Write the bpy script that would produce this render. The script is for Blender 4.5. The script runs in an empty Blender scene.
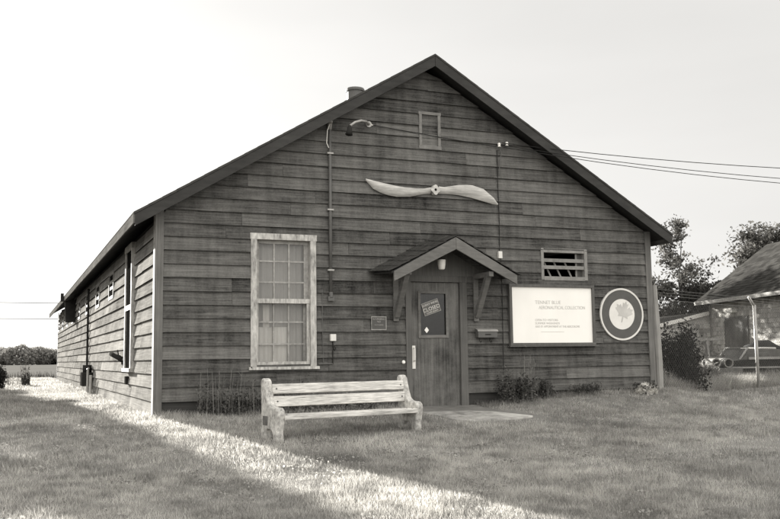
import bpy, bmesh, math, random
import numpy as np
from mathutils import Vector, Matrix
random.seed(7)
rng = np.random.default_rng(11)
R = math.radians
S = bpy.context.scene
C = S.collection

# ------------------------------------------------------------------ camera
cam_d = bpy.data.cameras.new('camera'); cam = bpy.data.objects.new('camera', cam_d); C.objects.link(cam)
YAW, PITCH, ROLL = -.3917, .10622, -.0132156
fw = Vector((-math.sin(YAW)*math.cos(PITCH), math.cos(YAW)*math.cos(PITCH), math.sin(PITCH)))
r0 = Vector((math.cos(YAW), math.sin(YAW), 0)); u0 = r0.cross(fw)
rt = math.cos(ROLL)*r0+math.sin(ROLL)*u0; up = -math.sin(ROLL)*r0+math.cos(ROLL)*u0
m = Matrix((rt, up, -fw)).transposed().to_4x4(); m.translation = (-1.9559, -13.588, .784)
cam.matrix_world = m
cam_d.sensor_width = 36; cam_d.lens = 919.61/780*36
cam_d.clip_start = .05; cam_d.clip_end = 6000
S.camera = cam
# ------------------------------------------------------------------ sky, sun, exposure
SKY_K = 0.86
SUN = Vector((.23, -1, -.215)).normalized()          # the way the light travels
el = math.asin(-SUN.z); az = math.atan2(-SUN.x, -SUN.y)
w = bpy.data.worlds.new('World'); S.world = w; w.use_nodes = True
nt = w.node_tree; nt.nodes.clear()
sk = nt.nodes.new('ShaderNodeTexSky'); sk.sky_type = 'NISHITA'; sk.sun_disc = False
sk.sun_elevation = el; sk.sun_rotation = az; sk.air_density = 1.0; sk.dust_density = 2.0
bw = nt.nodes.new('ShaderNodeRGBToBW')
def wm(op, a_, b_):
    q = nt.nodes.new('ShaderNodeMath'); q.operation = op
    for i, v in enumerate((a_, b_)):
        if isinstance(v, (int, float)): q.inputs[i].default_value = v
        else: nt.links.new(v, q.inputs[i])
    return q.outputs[0]
# hazy bright sky: even towards the sun, unseen glow added opposite it to fill the shade
nt.links.new(sk.outputs[0], bw.inputs[0])
flat = wm('POWER', bw.outputs[0], .22)
tcw = nt.nodes.new('ShaderNodeTexCoord'); dp = nt.nodes.new('ShaderNodeVectorMath'); dp.operation = 'DOT_PRODUCT'
nt.links.new(tcw.outputs['Generated'], dp.inputs[0]); dp.inputs[1].default_value = (.1, -.78, .62)
mr = nt.nodes.new('ShaderNodeMapRange'); mr.interpolation_type = 'SMOOTHSTEP'
for i, v in enumerate((-.35, .95, 1.0, 2.9)): mr.inputs[i+1].default_value = v
nt.links.new(dp.outputs['Value'], mr.inputs[0])
mpw = nt.nodes.new('ShaderNodeMapping'); mpw.inputs['Scale'].default_value = (1.2, 1.2, 5); nt.links.new(tcw.outputs['Generated'], mpw.inputs[0])
nzw = nt.nodes.new('ShaderNodeTexNoise'); nzw.inputs['Scale'].default_value = 1.6; nzw.inputs['Detail'].default_value = 5; nt.links.new(mpw.outputs[0], nzw.inputs['Vector'])
cl = wm('ADD', wm('MULTIPLY', nzw.outputs['Fac'], .22), .89)
val = wm('MULTIPLY', wm('MULTIPLY', wm('MULTIPLY', flat, mr.outputs[0]), cl), SKY_K)
tint = nt.nodes.new('ShaderNodeMixRGB'); tint.blend_type = 'MULTIPLY'; tint.inputs[0].default_value = 1; tint.inputs[2].default_value = (1, .987, .958, 1)
nt.links.new(val, tint.inputs[1])
bg = nt.nodes.new('ShaderNodeBackground'); bg.inputs[1].default_value = .15
wo = nt.nodes.new('ShaderNodeOutputWorld')
nt.links.new(tint.outputs[0], bg.inputs[0]); nt.links.new(bg.outputs[0], wo.inputs[0])
sl = bpy.data.lights.new('sun', 'SUN'); sl.energy = 5; sl.angle = R(.5); sl.color = (1, .98, .94)
so = bpy.data.objects.new('sun', sl); C.objects.link(so)
so.rotation_euler = SUN.to_track_quat('-Z', 'Y').to_euler()
S.view_settings.view_transform = 'Standard'; S.view_settings.look = 'None'
S.view_settings.gamma = 1; S.view_settings.use_curve_mapping = False
S.view_settings.exposure = 2.36

# ------------------------------------------------------------------ helpers
def g(v): return (v*1.035, v, v*.93, 1)

def mat(name, lo, hi, grain=None, rough=.85, spec=.2, bump=.15, tone=0.0, streak=.6, patch=.5, patch_scale=1.3, metal=0, drip=0):
    """grey weathered material: streaks along the grain, patches of wear and a tone per board"""
    mt = bpy.data.materials.new(name); mt.use_nodes = True
    n = mt.node_tree.nodes; l = mt.node_tree.links
    b = n['Principled BSDF']; b.inputs['Roughness'].default_value = rough
    b.inputs['Specular IOR Level'].default_value = spec; b.inputs['Metallic'].default_value = metal
    tc = n.new('ShaderNodeTexCoord'); mp = n.new('ShaderNodeMapping')
    mp.inputs['Scale'].default_value = grain or (8, 8, 8)
    l.new(tc.outputs['Object'], mp.inputs[0])
    at = n.new('ShaderNodeAttribute'); at.attribute_name = 'tone'
    mw = n.new('ShaderNodeMath'); mw.operation = 'MULTIPLY'; mw.inputs[1].default_value = 57
    l.new(at.outputs['Fac'], mw.inputs[0])
    n1 = n.new('ShaderNodeTexNoise'); n1.noise_dimensions = '4D'; n1.inputs['Scale'].default_value = 1
    n1.inputs['Detail'].default_value = 6; n1.inputs['Roughness'].default_value = .65
    l.new(mp.outputs[0], n1.inputs['Vector']); l.new(mw.outputs[0], n1.inputs['W'])
    n2 = n.new('ShaderNodeTexNoise'); n2.noise_dimensions = '4D'; n2.inputs['Scale'].default_value = patch_scale
    n2.inputs['Detail'].default_value = 5; n2.inputs['Roughness'].default_value = .6
    l.new(tc.outputs['Object'], n2.inputs['Vector']); l.new(mw.outputs[0], n2.inputs['W'])
    def ma(op, a, bb):
        q = n.new('ShaderNodeMath'); q.operation = op
        for i, v in enumerate((a, bb)):
            if isinstance(v, (int, float)): q.inputs[i].default_value = v
            else: l.new(v, q.inputs[i])
        return q.outputs[0]
    s1 = ma('MULTIPLY', ma('SUBTRACT', n1.outputs['Fac'], .5), streak*2.2)
    s2 = ma('MULTIPLY', ma('SUBTRACT', n2.outputs['Fac'], .5), patch*2.2)
    s3 = ma('MULTIPLY', ma('SUBTRACT', at.outputs['Fac'], .5), tone)
    f = ma('ADD', ma('ADD', ma('ADD', s1, s2), s3), .5)
    if drip:
        m3 = n.new('ShaderNodeMapping'); m3.inputs['Scale'].default_value = (9,9,.9); l.new(tc.outputs['Object'], m3.inputs[0])
        n3 = n.new('ShaderNodeTexNoise'); n3.inputs['Scale'].default_value = 1; n3.inputs['Detail'].default_value = 5; l.new(m3.outputs[0], n3.inputs['Vector'])
        n4 = n.new('ShaderNodeTexNoise'); n4.inputs['Scale'].default_value = 38; n4.inputs['Detail'].default_value = 3; l.new(tc.outputs['Object'], n4.inputs['Vector'])
        f = ma('ADD', f, ma('ADD', ma('MULTIPLY', ma('SUBTRACT', n3.outputs['Fac'], .5), drip*1.6), ma('MULTIPLY', ma('SUBTRACT', n4.outputs['Fac'], .5), drip*1.1)))
    rp = n.new('ShaderNodeValToRGB'); rp.color_ramp.elements[0].color = g(lo); rp.color_ramp.elements[1].color = g(hi)
    l.new(f, rp.inputs[0]); l.new(rp.outputs[0], b.inputs['Base Color'])
    if bump:
        bp = n.new('ShaderNodeBump'); bp.inputs['Strength'].default_value = bump; bp.inputs['Distance'].default_value = .01
        l.new(n1.outputs['Fac'], bp.inputs['Height']); l.new(bp.outputs[0], b.inputs['Normal'])
    return mt

def leafmat(name, lo, hi, trans=.35):
    mt = bpy.data.materials.new(name); mt.use_nodes = True
    n = mt.node_tree.nodes; l = mt.node_tree.links; n.remove(n['Principled BSDF'])
    at = n.new('ShaderNodeAttribute'); at.attribute_name = 'tone'
    rp = n.new('ShaderNodeValToRGB'); rp.color_ramp.elements[0].color = g(lo); rp.color_ramp.elements[1].color = g(hi)
    l.new(at.outputs['Fac'], rp.inputs[0])
    d = n.new('ShaderNodeBsdfDiffuse'); t = n.new('ShaderNodeBsdfTranslucent'); mx = n.new('ShaderNodeMixShader')
    mx.inputs[0].default_value = trans
    l.new(rp.outputs[0], d.inputs[0]); l.new(rp.outputs[0], t.inputs[0])
    l.new(d.outputs[0], mx.inputs[1]); l.new(t.outputs[0], mx.inputs[2])
    l.new(mx.outputs[0], n['Material Output'].inputs[0])
    return mt

def glassmat(name, dust, clear):
    mt = bpy.data.materials.new(name); mt.use_nodes = True
    n = mt.node_tree.nodes; l = mt.node_tree.links; b = n['Principled BSDF']
    b.inputs['Roughness'].default_value = .12; b.inputs['Specular IOR Level'].default_value = .5
    tc = n.new('ShaderNodeTexCoord'); nz = n.new('ShaderNodeTexNoise'); nz.inputs['Scale'].default_value = 5
    nz.inputs['Detail'].default_value = 6
    l.new(tc.outputs['Object'], nz.inputs[0])
    rp = n.new('ShaderNodeValToRGB'); rp.color_ramp.elements[0].color = g(dust*.7); rp.color_ramp.elements[1].color = g(dust*1.3)
    l.new(nz.outputs['Fac'], rp.inputs[0]); l.new(rp.outputs[0], b.inputs['Base Color'])
    tr = n.new('ShaderNodeBsdfTransparent'); mx = n.new('ShaderNodeMixShader'); mx.inputs[0].default_value = clear
    l.new(b.outputs[0], mx.inputs[1]); l.new(tr.outputs[0], mx.inputs[2]); l.new(mx.outputs[0], n['Material Output'].inputs[0])
    return mt

HG = (1.2, 1.2, 42); VG = (42, 42, 1.2)
M = dict(
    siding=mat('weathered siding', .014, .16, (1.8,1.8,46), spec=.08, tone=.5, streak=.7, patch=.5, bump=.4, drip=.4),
    siding_lit=mat('sunlit tone siding', .08, .33, HG, spec=0,  tone=.35, streak=.6, patch=.6, bump=.25),  # paler copy of siding, sunlight on the side wall put into its colour
    skirt=mat('dark skirting', .025, .07, HG, streak=.6, patch=.6),
    trim=mat('corner board wood', .06, .19, VG, streak=.7, patch=.6, bump=.25),
    barge=mat('barge board wood', .018, .06, (3, 3, 14), streak=.5, patch=.5),
    soffit=mat('soffit boards', .02, .05, (2, 2, 2)),
    shingle=mat('roof shingle', .03, .08, (6, 6, 6), spec=0, streak=.7, bump=.4),
    chip=mat('chipped paint wood', .14, .62, (26, 26, 7), streak=.95, patch=.5, bump=.3, patch_scale=3),
    sash=mat('old painted sash', .16, .42, (14, 14, 14), streak=.8, patch=.5, bump=.2),
    door=mat('door wood', .035, .17, VG, streak=.7, patch=1.0, drip=.3, bump=.2, patch_scale=2),
    frame=mat('door casing wood', .06, .15, VG, streak=.6, patch=.6, bump=.2),
    beam=mat('hood timber', .08, .19, (6, 6, 30), streak=.6, patch=.6, bump=.2),
    vent=mat('grey vent frame', .12, .30, (12, 12, 12), streak=.7, patch=.5, bump=.15),
    hatch=mat('grey hatch wood', .10, .25, (12,12,12), streak=.7, patch=.5),
    eave=mat('eave board paint', .06, .16, (8,2,20), spec=0, streak=.7, patch=.6),
    void=mat('black pane and opening shade', .008, .014, spec=0, bump=0),
    post=mat('silvered post wood', .12, .34, VG, streak=.8, patch=.7, bump=.4),
    dark=mat('interior dark', .01, .02, bump=0),
    iron=mat('dark iron', .015, .04, rough=.9, spec=0),
    pipe=mat('grey pipe', .06, .13, (5, 5, 2), rough=.6, spec=.4),
    white=mat('white board', .74, .90, (3, 3, 1), rough=.5, streak=.3, patch=.35, bump=0),
    ink=mat('faded ink', .42, .56, rough=.8, bump=0),
    ring=mat('roundel dark ring', .07, .11, rough=.6, patch=.4),
    rim=mat('roundel white rim', .5, .75, rough=.6, bump=0),
    leaf=mat('faded leaf emblem', .34, .6, (5, 5, 5), bump=0),
    pale=mat('pale chalky paint', .55, .8, (9, 9, 9), streak=.4, patch=.4, bump=0),
    prop=mat('bleached propeller wood', .22, .62, (4, 4, 34), rough=.5, streak=.9, patch=.5),
    slat=mat('weathered bench timber', .2, .8, (5, 5, 70), streak=1.0, patch=.6, bump=.35),
    conc=mat('mossy concrete', .14, .66, (34, 34, 20), streak=.9, patch=.8, bump=.8, patch_scale=9),
    slab=mat('old concrete', .12, .50, (7, 7, 7), streak=.8, patch=1.1, bump=.3),
    zinc=mat('galvanised steel', .22, .4, rough=.5, spec=.5, metal=.3),
    wire=mat('galvanised wire', .07, .13, rough=.5),
    cable=mat('black cable', .015, .03),
    rust=mat('rusty metal', .05, .16, (7, 7, 7), streak=.8, patch=.8),
    rubber=mat('black canvas', .012, .03),
    hshingle=mat('cedar shingle', .18, .52, spec=0, grain= (9, 9, 9), streak=.6, patch=.7, tone=.5),
    hroof=mat('grey asphalt shingle', .02, .055, spec=0, grain=(9, 9, 9), streak=.3, patch=.25, bump=.05, tone=.6),
    bark=mat('bark', .05, .12, (12, 12, 3), streak=.9, bump=.5),
    curtain=mat('net curtain', .7, .88, (18, 18, 2), bump=0),
    blind=mat('grey blind', .42, .6, (18, 18, 3), bump=0),
    dusty=glassmat('dusty glass', .16, .55), glass=glassmat('dark glass', .03, .4),
    lf=leafmat('leaf mid', .04, .16), lfd=leafmat('leaf dark', .018, .06), lfp=leafmat('leaf pale', .10, .26),
    petal=leafmat('white petal', .4, .75), weed=leafmat('dry weed stalk', .12, .26, .2),
)

class MB:
    """collects polygons with one tone per piece and links them as ONE mesh"""
    def __init__(s): s.v = []; s.f = []; s.t = []
    def add(s, vs, fs, tone=None):
        o = len(s.v); s.v += [tuple(v) for v in vs]
        tone = random.random() if tone is None else tone
        for f in fs: s.f.append(tuple(o+i for i in f)); s.t.append(tone)
        return s
    def hexa(s, p, tone=None):                       # p: 4 bottom, 4 top corners
        return s.add(p, [(3,2,1,0),(4,5,6,7),(0,1,5,4),(1,2,6,5),(2,3,7,6),(3,0,4,7)], tone)
    def box(s, x0, x1, y0, y1, z0, z1, tone=None):
        return s.hexa([(x0,y0,z0),(x1,y0,z0),(x1,y1,z0),(x0,y1,z0),(x0,y0,z1),(x1,y0,z1),(x1,y1,z1),(x0,y1,z1)], tone)
    def bar(s, a, b, w, h=None, upv=(0,0,1), tone=None):   # rectangular bar from a to b
        a = Vector(a); b = Vector(b); d = (b-a).normalized(); h = h or w
        upv = Vector(upv)
        if abs(d.dot(upv)) > .98: upv = Vector((0,1,0))
        sx = d.cross(upv).normalized()*w/2; sy = sx.cross(d).normalized()*h/2
        return s.hexa([a-sx-sy,a+sx-sy,a+sx+sy,a-sx+sy,b-sx-sy,b+sx-sy,b+sx+sy,b-sx+sy], tone)
    def tube(s, pts, r, n=8, tone=None):
        pts = [Vector(p) for p in pts]; rs = r if isinstance(r, (list, tuple)) else [r]*len(pts)
        vs = []; fs = []
        t0 = (pts[1]-pts[0]).normalized(); a = Vector((0,0,1)) if abs(t0.z) < .9 else Vector((1,0,0))
        side = t0.cross(a).normalized()
        for i, p in enumerate(pts):
            t = (pts[min(i+1,len(pts)-1)]-pts[max(i-1,0)]).normalized()
            side = (side-t*side.dot(t)).normalized(); bi = t.cross(side)
            for k in range(n):
                an = 2*math.pi*k/n; vs.append(p+(side*math.cos(an)+bi*math.sin(an))*rs[i])
        for i in range(len(pts)-1):
            for k in range(n): fs.append((i*n+k, i*n+(k+1)%n, (i+1)*n+(k+1)%n, (i+1)*n+k))
        fs.append(tuple(range(n-1,-1,-1))); fs.append(tuple((len(pts)-1)*n+k for k in range(n)))
        return s.add(vs, fs, tone)
    def prism(s, poly, a, b, to, tone=None):         # polygon (u,v) extruded between depths a and b, to(u,v,d) -> xyz
        n = len(poly); vs = [to(u,v,a) for u,v in poly]+[to(u,v,b) for u,v in poly]
        fs = [tuple(range(n-1,-1,-1)), tuple(range(n,2*n))]+[(i,(i+1)%n,n+(i+1)%n,n+i) for i in range(n)]
        return s.add(vs, fs, tone)
    def build(s, name, m, parent=None, smooth=False, bevel=0, fix=True):
        me = bpy.data.meshes.new(name); me.from_pydata(s.v, [], s.f)
        at = me.attributes.new('tone', 'FLOAT', 'FACE'); at.data.foreach_set('value', s.t)
        if fix:
            b = bmesh.new(); b.from_mesh(me); bmesh.ops.recalc_face_normals(b, faces=b.faces); b.to_mesh(me); b.free()
        me.materials.append(m)
        o = bpy.data.objects.new(name, me); C.objects.link(o)
        if parent: o.parent = parent; o.matrix_parent_inverse = parent_inv(parent)
        if smooth: me.polygons.foreach_set('use_smooth', [True]*len(me.polygons))
        if bevel:
            md = o.modifiers.new('bevel', 'BEVEL'); md.width = bevel; md.segments = 2; md.limit_method = 'ANGLE'
        return o
def world_of(o):
    mm = o.matrix_basis.copy()
    return world_of(o.parent) @ o.matrix_parent_inverse @ mm if o.parent else mm
def parent_inv(p): return world_of(p).inverted()
def tag(o, label=None, cat=None, group=None, kind=None):
    for k, v in (('label',label),('category',cat),('group',group),('kind',kind)):
        if v: o[k] = v
    return o
def thing(name, loc, label, cat, group=None, rz=0):
    o = bpy.data.objects.new(name, None); C.objects.link(o); o.location = loc; o.rotation_euler = (0,0,rz)
    o.empty_display_size = .1
    return tag(o, label, cat, group)
def dup(o, parent=None):
    c = o.copy(); C.objects.link(c)
    if parent: c.parent = parent
    for ch in list(o.children): dup(ch, c)
    return c
def npmesh(name, verts, faces, tone, m, parent=None):
    """mesh from numpy arrays, faces all of one size"""
    k = faces.shape[1]; me = bpy.data.meshes.new(name)
    me.vertices.add(len(verts)); me.vertices.foreach_set('co', verts.astype(np.float32).ravel())
    me.loops.add(faces.size); me.loops.foreach_set('vertex_index', faces.astype(np.int32).ravel())
    me.polygons.add(len(faces)); me.polygons.foreach_set('loop_start', np.arange(0, faces.size, k, dtype=np.int32))
    me.update(calc_edges=True)
    at = me.attributes.new('tone', 'FLOAT', 'FACE'); at.data.foreach_set('value', np.clip(tone,0,1).astype(np.float32))
    me.materials.append(m); o = bpy.data.objects.new(name, me); C.objects.link(o)
    if parent: o.parent = parent; o.matrix_parent_inverse = parent_inv(parent)
    return o
def leaves(pts, size, tone, aspect=.55, flat=0.0):
    """diamond leaves at pts with random turns; returns verts, faces, tone"""
    n = len(pts); d = rng.normal(size=(n,3)); d[:,2] *= 1-flat; d /= np.linalg.norm(d,axis=1)[:,None]
    e = rng.normal(size=(n,3)); e -= (e*d).sum(1)[:,None]*d; e /= np.linalg.norm(e,axis=1)[:,None]
    s = (size*rng.uniform(.6,1.3,n))[:,None]
    v = np.stack([pts-d*s, pts+e*s*aspect, pts+d*s, pts-e*s*aspect],1).reshape(-1,3)
    return v, np.arange(4*n).reshape(n,4), tone
def blades(base, h, wd, tone, lean=.5):
    n = len(base); a = rng.uniform(0,2*np.pi,n); side = np.stack([np.cos(a),np.sin(a),np.zeros(n)],1)*(wd/2)[:,None]
    b = rng.uniform(0,2*np.pi,n); ln = rng.uniform(0,lean,n)*h
    tip = base+np.stack([np.cos(b)*ln,np.sin(b)*ln,h],1)
    v = np.stack([base-side, base+side, tip],1).reshape(-1,3)
    return v, np.arange(3*n).reshape(n,3), tone
def vnoise(x, y, seed=0):
    """smooth value noise in numpy"""
    r = np.random.default_rng(seed); t = r.random((64,64))
    xi = np.floor(x).astype(int); yi = np.floor(y).astype(int); fx = x-xi; fy = y-yi
    fx = fx*fx*(3-2*fx); fy = fy*fy*(3-2*fy); q = lambda i,j: t[i%64, j%64]
    return (q(xi,yi)*(1-fx)+q(xi+1,yi)*fx)*(1-fy)+(q(xi,yi+1)*(1-fx)+q(xi+1,yi+1)*fx)*fy
def sstep(a, b, x):
    t = np.clip((x-a)/(b-a),0,1); return t*t*(3-2*t)

# ------------------------------------------------------------------ ground
def zg(x, y):
    x = np.asarray(x, float); y = np.asarray(y, float)
    z = np.where(y >= 0, 0, np.where(y > -5, .06*y, -.3+.035*(np.maximum(y,-18)+5)))
    mound = .15*sstep(5.2,7.2,x)*(1-sstep(9.0,10.5,x))*sstep(-1.6,-.2,y)*(1-sstep(.2,1.5,y))
    z = z+mound+(vnoise(x*.8,y*.8,3)-.5)*.05*sstep(.2,1.5,np.abs(y))*np.where(np.abs(y)<60,1,0)
    return z
def axis(a, b, fine0, fine1, st):
    f = list(np.arange(fine0, fine1+1e-6, st)); lo = []; s_ = st; v = fine0
    while v > a: s_ *= 1.25; v -= s_; lo.append(v)
    hi = []; s_ = st; v = fine1
    while v < b: s_ *= 1.25; v += s_; hi.append(v)
    return np.array(lo[::-1]+f+hi)
xs = axis(-2500,2500,-5,15,.2); ys = axis(-2500,3500,-14,5,.2)
gx, gy = np.meshgrid(xs, ys); gz = zg(gx, gy)-.0
nx, ny = len(xs), len(ys)
idx = np.arange(nx*ny).reshape(ny,nx)
fc = np.stack([idx[:-1,:-1],idx[:-1,1:],idx[1:,1:],idx[1:,:-1]],-1).reshape(-1,4)
M['soil'] = mat('lawn soil and thatch', .12, .26, spec=0, grain= (5,5,5), streak=.7, patch=.7, bump=.6, patch_scale=.6)
ground = npmesh('ground', np.stack([gx,gy,gz],-1).reshape(-1,3), fc, np.full(len(fc),.5), M['soil'])
tag(ground, kind='structure')
M['crop'] = mat('hay field', .09, .15, spec=0, grain= (.05,.4,1), streak=.6, patch=.3, bump=.3, patch_scale=.05)
f = MB(); f.add([(-400,38,.03),(400,38,.03),(400,270,.03),(-400,270,.03)], [(0,1,2,3)], .5)
tag(f.build('field', M['crop'], fix=False), kind='structure')

# ------------------------------------------------------------------ the hall
W, L, Z0, SP = 8.717, 29.17, .193, .2
HX, HZ, SL = 4.37, 5.73, .6            # ridge line and slope of the roof
def under(x): return HZ-.20-SL*abs(x-HX)
hall = thing('wooden_hall', (0,0,0), 'long weathered clapboard hall with a gable front and low pitched roof', 'hall')

def clad(mb, to, u0, u1, z1, holes, top=None, joint=(2.2,5.2), z0=Z0, jit=.004):
    """lapped boards between u0 and u1, cut round holes (ua,ub,za,zb); top(u) clips under a gable"""
    k = 0
    while True:
        b0 = z0+k*SP; b1 = b0+SP+.014; k += 1
        if b0 > z1: break
        cuts = [u0]
        u = u0+random.uniform(.6,3.5)
        while u < u1-.5:
            if not top or top(b1)[0]+.12 < u < top(b1)[1]-.12: cuts.append(u)
            u += random.uniform(*joint)
        cuts.append(u1)
        for ca, cb in zip(cuts[:-1], cuts[1:]):
            tone = min(1,max(0,random.gauss(.5,.24))); ja, jb = random.uniform(-jit,jit), random.uniform(-jit,jit)
            da, db = random.uniform(-.003,.004), random.uniform(-.003,.004)
            zc = sorted({b0,b1,*[z for h in holes for z in h[2:] if b0 < z < b1]})
            for za, zb in zip(zc[:-1], zc[1:]):
                segs = [(ca+.0015, cb-.0015)]
                for ha,hb,hz0,hz1 in holes:
                    if hz0 < (za+zb)/2 < hz1:
                        segs = [p for s in segs for p in ((s[0],min(s[1],ha)),(max(s[0],hb),s[1])) if p[1]-p[0] > .004]
                for sa, sb in segs:
                    ta, tb = (sa, sb), (sa, sb); zt = zb
                    if top:
                        la, ra = top(za); lb, rb = top(zb)
                        ta = (max(sa,la),min(sb,ra)); tb = (max(sa,lb),min(sb,rb))
                        if ta[1]-ta[0] < .01: continue
                        zt = zb
                        if tb[1]-tb[0] < .01:
                            if (ta[0]+ta[1])/2 < HX: zt = za+(zb-za)*(ta[1]-la)/(lb-la); tb = (ta[1]-.004,ta[1])
                            else: zt = za+(zb-za)*(ra-ta[0])/(ra-rb); tb = (ta[0],ta[0]+.004)
                            zt = min(max(zt,za+.004),zb)
                    def th(z, dd): return .044-.036*(z-b0)/(b1-b0)+dd
                    fr = lambda u: (u-ca)/(cb-ca)
                    def P(u, z, outer):
                        q = fr(u); jz = ja*(1-q)+jb*q
                        return to(u, th(z, da*(1-q)+db*q) if outer else -.02-.0007*(k%3), z+jz+(.045 if z == b0 and not outer else 0))
                    mb.hexa([P(ta[0],za,1),P(ta[1],za,1),P(ta[1],za,0),P(ta[0],za,0),
                             P(tb[0],zt,1),P(tb[1],zt,1),P(tb[1],zt,0),P(tb[0],zt,0)], tone)
# openings of the front
WIN = (1.37,2.40,.67,2.69); DOOR = (3.90,5.0,-.1,2.09); VENT = (6.45,7.39,2.08,2.63); GV = (4.19,4.58,4.21,4.83)
front = MB()
def gable_span(z):
    h = (HZ-.17-z)/SL
    return (max(0.0,HX-h), min(W,HX+h))
clad(front, lambda u,d,z:(u,-d,z), .02, W-.02, 5.5, [(WIN[0]+.04,WIN[1]-.04,WIN[2]+.03,WIN[3]-.04),(DOOR[0]+.03,DOOR[1]-.03,-.5,2.05),(VENT[0]+.04,VENT[1]-.04,VENT[2]+.03,VENT[3]-.03)], gable_span)
front.build('front_siding', M['siding'], hall)
sk_ = MB()
for a, b in ((.03,3.9),(5.0,W-.03)):
    for z in (-.55,-.18,.005): sk_.box(a,b,.012-.01*(z>0),.06,z,z+(.36 if z<-.2 else .183))
sk_.build('skirting', M['skirt'], hall)
# left, right and back walls
vents_y = [5.85, 9.05, 12.3, 15.4, 18.5, 21.6, 24.7, 27.6]
LW = (2.42,3.42,.66,2.80)
lh = [(LW[0]+.04,LW[1]-.04,LW[2]+.03,LW[3]-.03)]+[(y+.04,y+.90,2.10,2.62) for y in vents_y]
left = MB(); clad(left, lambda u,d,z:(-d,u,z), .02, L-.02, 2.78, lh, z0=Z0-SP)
left.build('side_siding', M['siding_lit'], hall)
right = MB(); clad(right, lambda u,d,z:(W+d,u,z), .02, L-.02, 2.78, [], z0=Z0-.2)
right.build('side_siding', M['siding'], hall)
back = MB(); clad(back, lambda u,d,z:(u,L+d,z), .02, W-.02, 5.5, [], gable_span, z0=Z0-.2)
back.build('back_siding', M['siding'], hall)
fd = MB(); fd.box(-.10,.16,.07,L-.03,-.5,-.012).box(W-.16,W-.03,.07,L-.03,-.5,.19); fd.build('foundation', M['slab'], hall)
# sheathing behind the boards keeps the inside dark
sh = MB()
def sheath(to, u0, u1, z0, z1, holes):
    us = sorted({u0,u1,*[h[0] for h in holes],*[h[1] for h in holes]}); zs = sorted({z0,z1,*[h[2] for h in holes],*[h[3] for h in holes]})
    for a,b in zip(us[:-1],us[1:]):
        for c_,d in zip(zs[:-1],zs[1:]):
            if any(h[0] < (a+b)/2 < h[1] and h[2] < (c_+d)/2 < h[3] for h in holes): continue
            sh.add([to(a,c_),to(b,c_),to(b,d),to(a,d)],[(0,1,2,3)])
sheath(lambda u,z:(u,.03,z), .04, W-.04, .1, 2.9, [(WIN[0]+.04,WIN[1]-.04,WIN[2]+.03,WIN[3]-.04),(VENT[0]+.04,VENT[1]-.04,VENT[2]+.03,VENT[3]-.03),(DOOR[0]+.03,DOOR[1]-.03,.1,2.05)])
sheath(lambda u,z:(.03,u,z), .04, L-.04, .1, 2.9, lh)
sheath(lambda u,z:(W-.03,u,z), .04, L-.04, .1, 2.9, [])
sh.add([(.04,.03,2.9),(W-.04,.03,2.9),(HX,.03,5.5)],[(0,1,2)])
sh.add([(.04,.05,-.06),(W-.04,.05,-.06),(W-.04,L-.05,-.06),(.04,L-.05,-.06)],[(0,1,2,3)])
sh.build('inner_lining', M['dark'], hall, fix=False)
# corner boards
for a,b,c_,d in ((-.05,.075,-.05,-.004),(W-.075,W+.05,-.05,-.004)):
    MB().box(a,b,c_,d,-.45 if a<0 else -.1,3.0).build('corner_board', M['trim'], hall, bevel=.004)
MB().box(-.05,-.004,-.0035,.10,-.45,2.9).build('corner_board', M['chip'], hall, bevel=.004)
MB().box(W+.004,W+.05,-.0035,.10,-.2,2.9).build('corner_board', M['trim'], hall, bevel=.004)
MB().box(-.036,.0,L-.1,L+.03,-.2,2.9).build('corner_board', M['trim'], hall)
# roof: deck, shingles, barge boards, eave boards
FO, EL, ER = .31, -.37, 9.02
def roofline(x): return HZ-SL*abs(x-HX)
rf = MB()
def slope(x0, x1, ya, yb, n, up0, th):
    for i in range(n):
        a = x0+(x1-x0)*i/n; b = x0+(x1-x0)*(i+1)/n
        rf.hexa([(a,ya,roofline(a)+up0),(b,ya,roofline(b)+up0),(b,yb,roofline(b)+up0),(a,yb,roofline(a)+up0),
                 (a,ya,roofline(a)+up0+th),(b,ya,roofline(b)+up0+th+.004),(b,yb,roofline(b)+up0+th+.004),(a,yb,roofline(a)+up0+th)])
slope(HX, EL-.02, -FO-.03, L+.33, 24, -.028, .034); slope(HX, ER+.02, -FO-.03, L+.33, 24, -.028, .034)
roof = rf.build('roof', M['shingle'], hall)
so_ = MB()
for x1 in (EL,ER):
    so_.hexa([(HX,-FO+.004,HZ-.075),(x1,-FO+.004,roofline(x1)-.075),(x1,L+.30,roofline(x1)-.075),(HX,L+.30,HZ-.075),
              (HX,-FO+.004,HZ-.031),(x1,-FO+.004,roofline(x1)-.031),(x1,L+.30,roofline(x1)-.031),(HX,L+.30,HZ-.031)])
so_.build('roof_deck', M['soffit'], roof)
for sgn, x1 in ((-1,EL),(1,ER)):
    bb = MB(); bb.hexa([(HX+.003*sgn,-FO-.022,HZ-.20),(x1,-FO-.022,roofline(x1)-.20),(x1,-FO,roofline(x1)-.20),(HX+.003*sgn,-FO,HZ-.20),
              (HX+.003*sgn,-FO-.022,HZ-.033),(x1,-FO-.022,roofline(x1)-.033),(x1,-FO,roofline(x1)-.033),(HX+.003*sgn,-FO,HZ-.033)])
    bb.build('barge_board', M['barge'], roof)
    z = roofline(x1)
    # eave board in several lengths
    eb = MB(); y = -FO-.018
    while y < L+.3:
        y2 = min(L+.3, y+random.uniform(3,5)); j = random.uniform(-.008,.008)
        eb.box(min(x1,x1+sgn*.024),max(x1,x1+sgn*.024),y+.002,y2-.002,z-.165+j,z-.034); y = y2
    eb.build('eave_board', M['eave'], roof)
ch = MB(); ch.tube([(4.2,3.0,5.4),(4.2,3.0,6.02)], .165, 20); ch.tube([(4.2,3,6.0),(4.2,3,6.03),(4.2,3,6.06)], [.185,.19,.175], 20)
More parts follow.
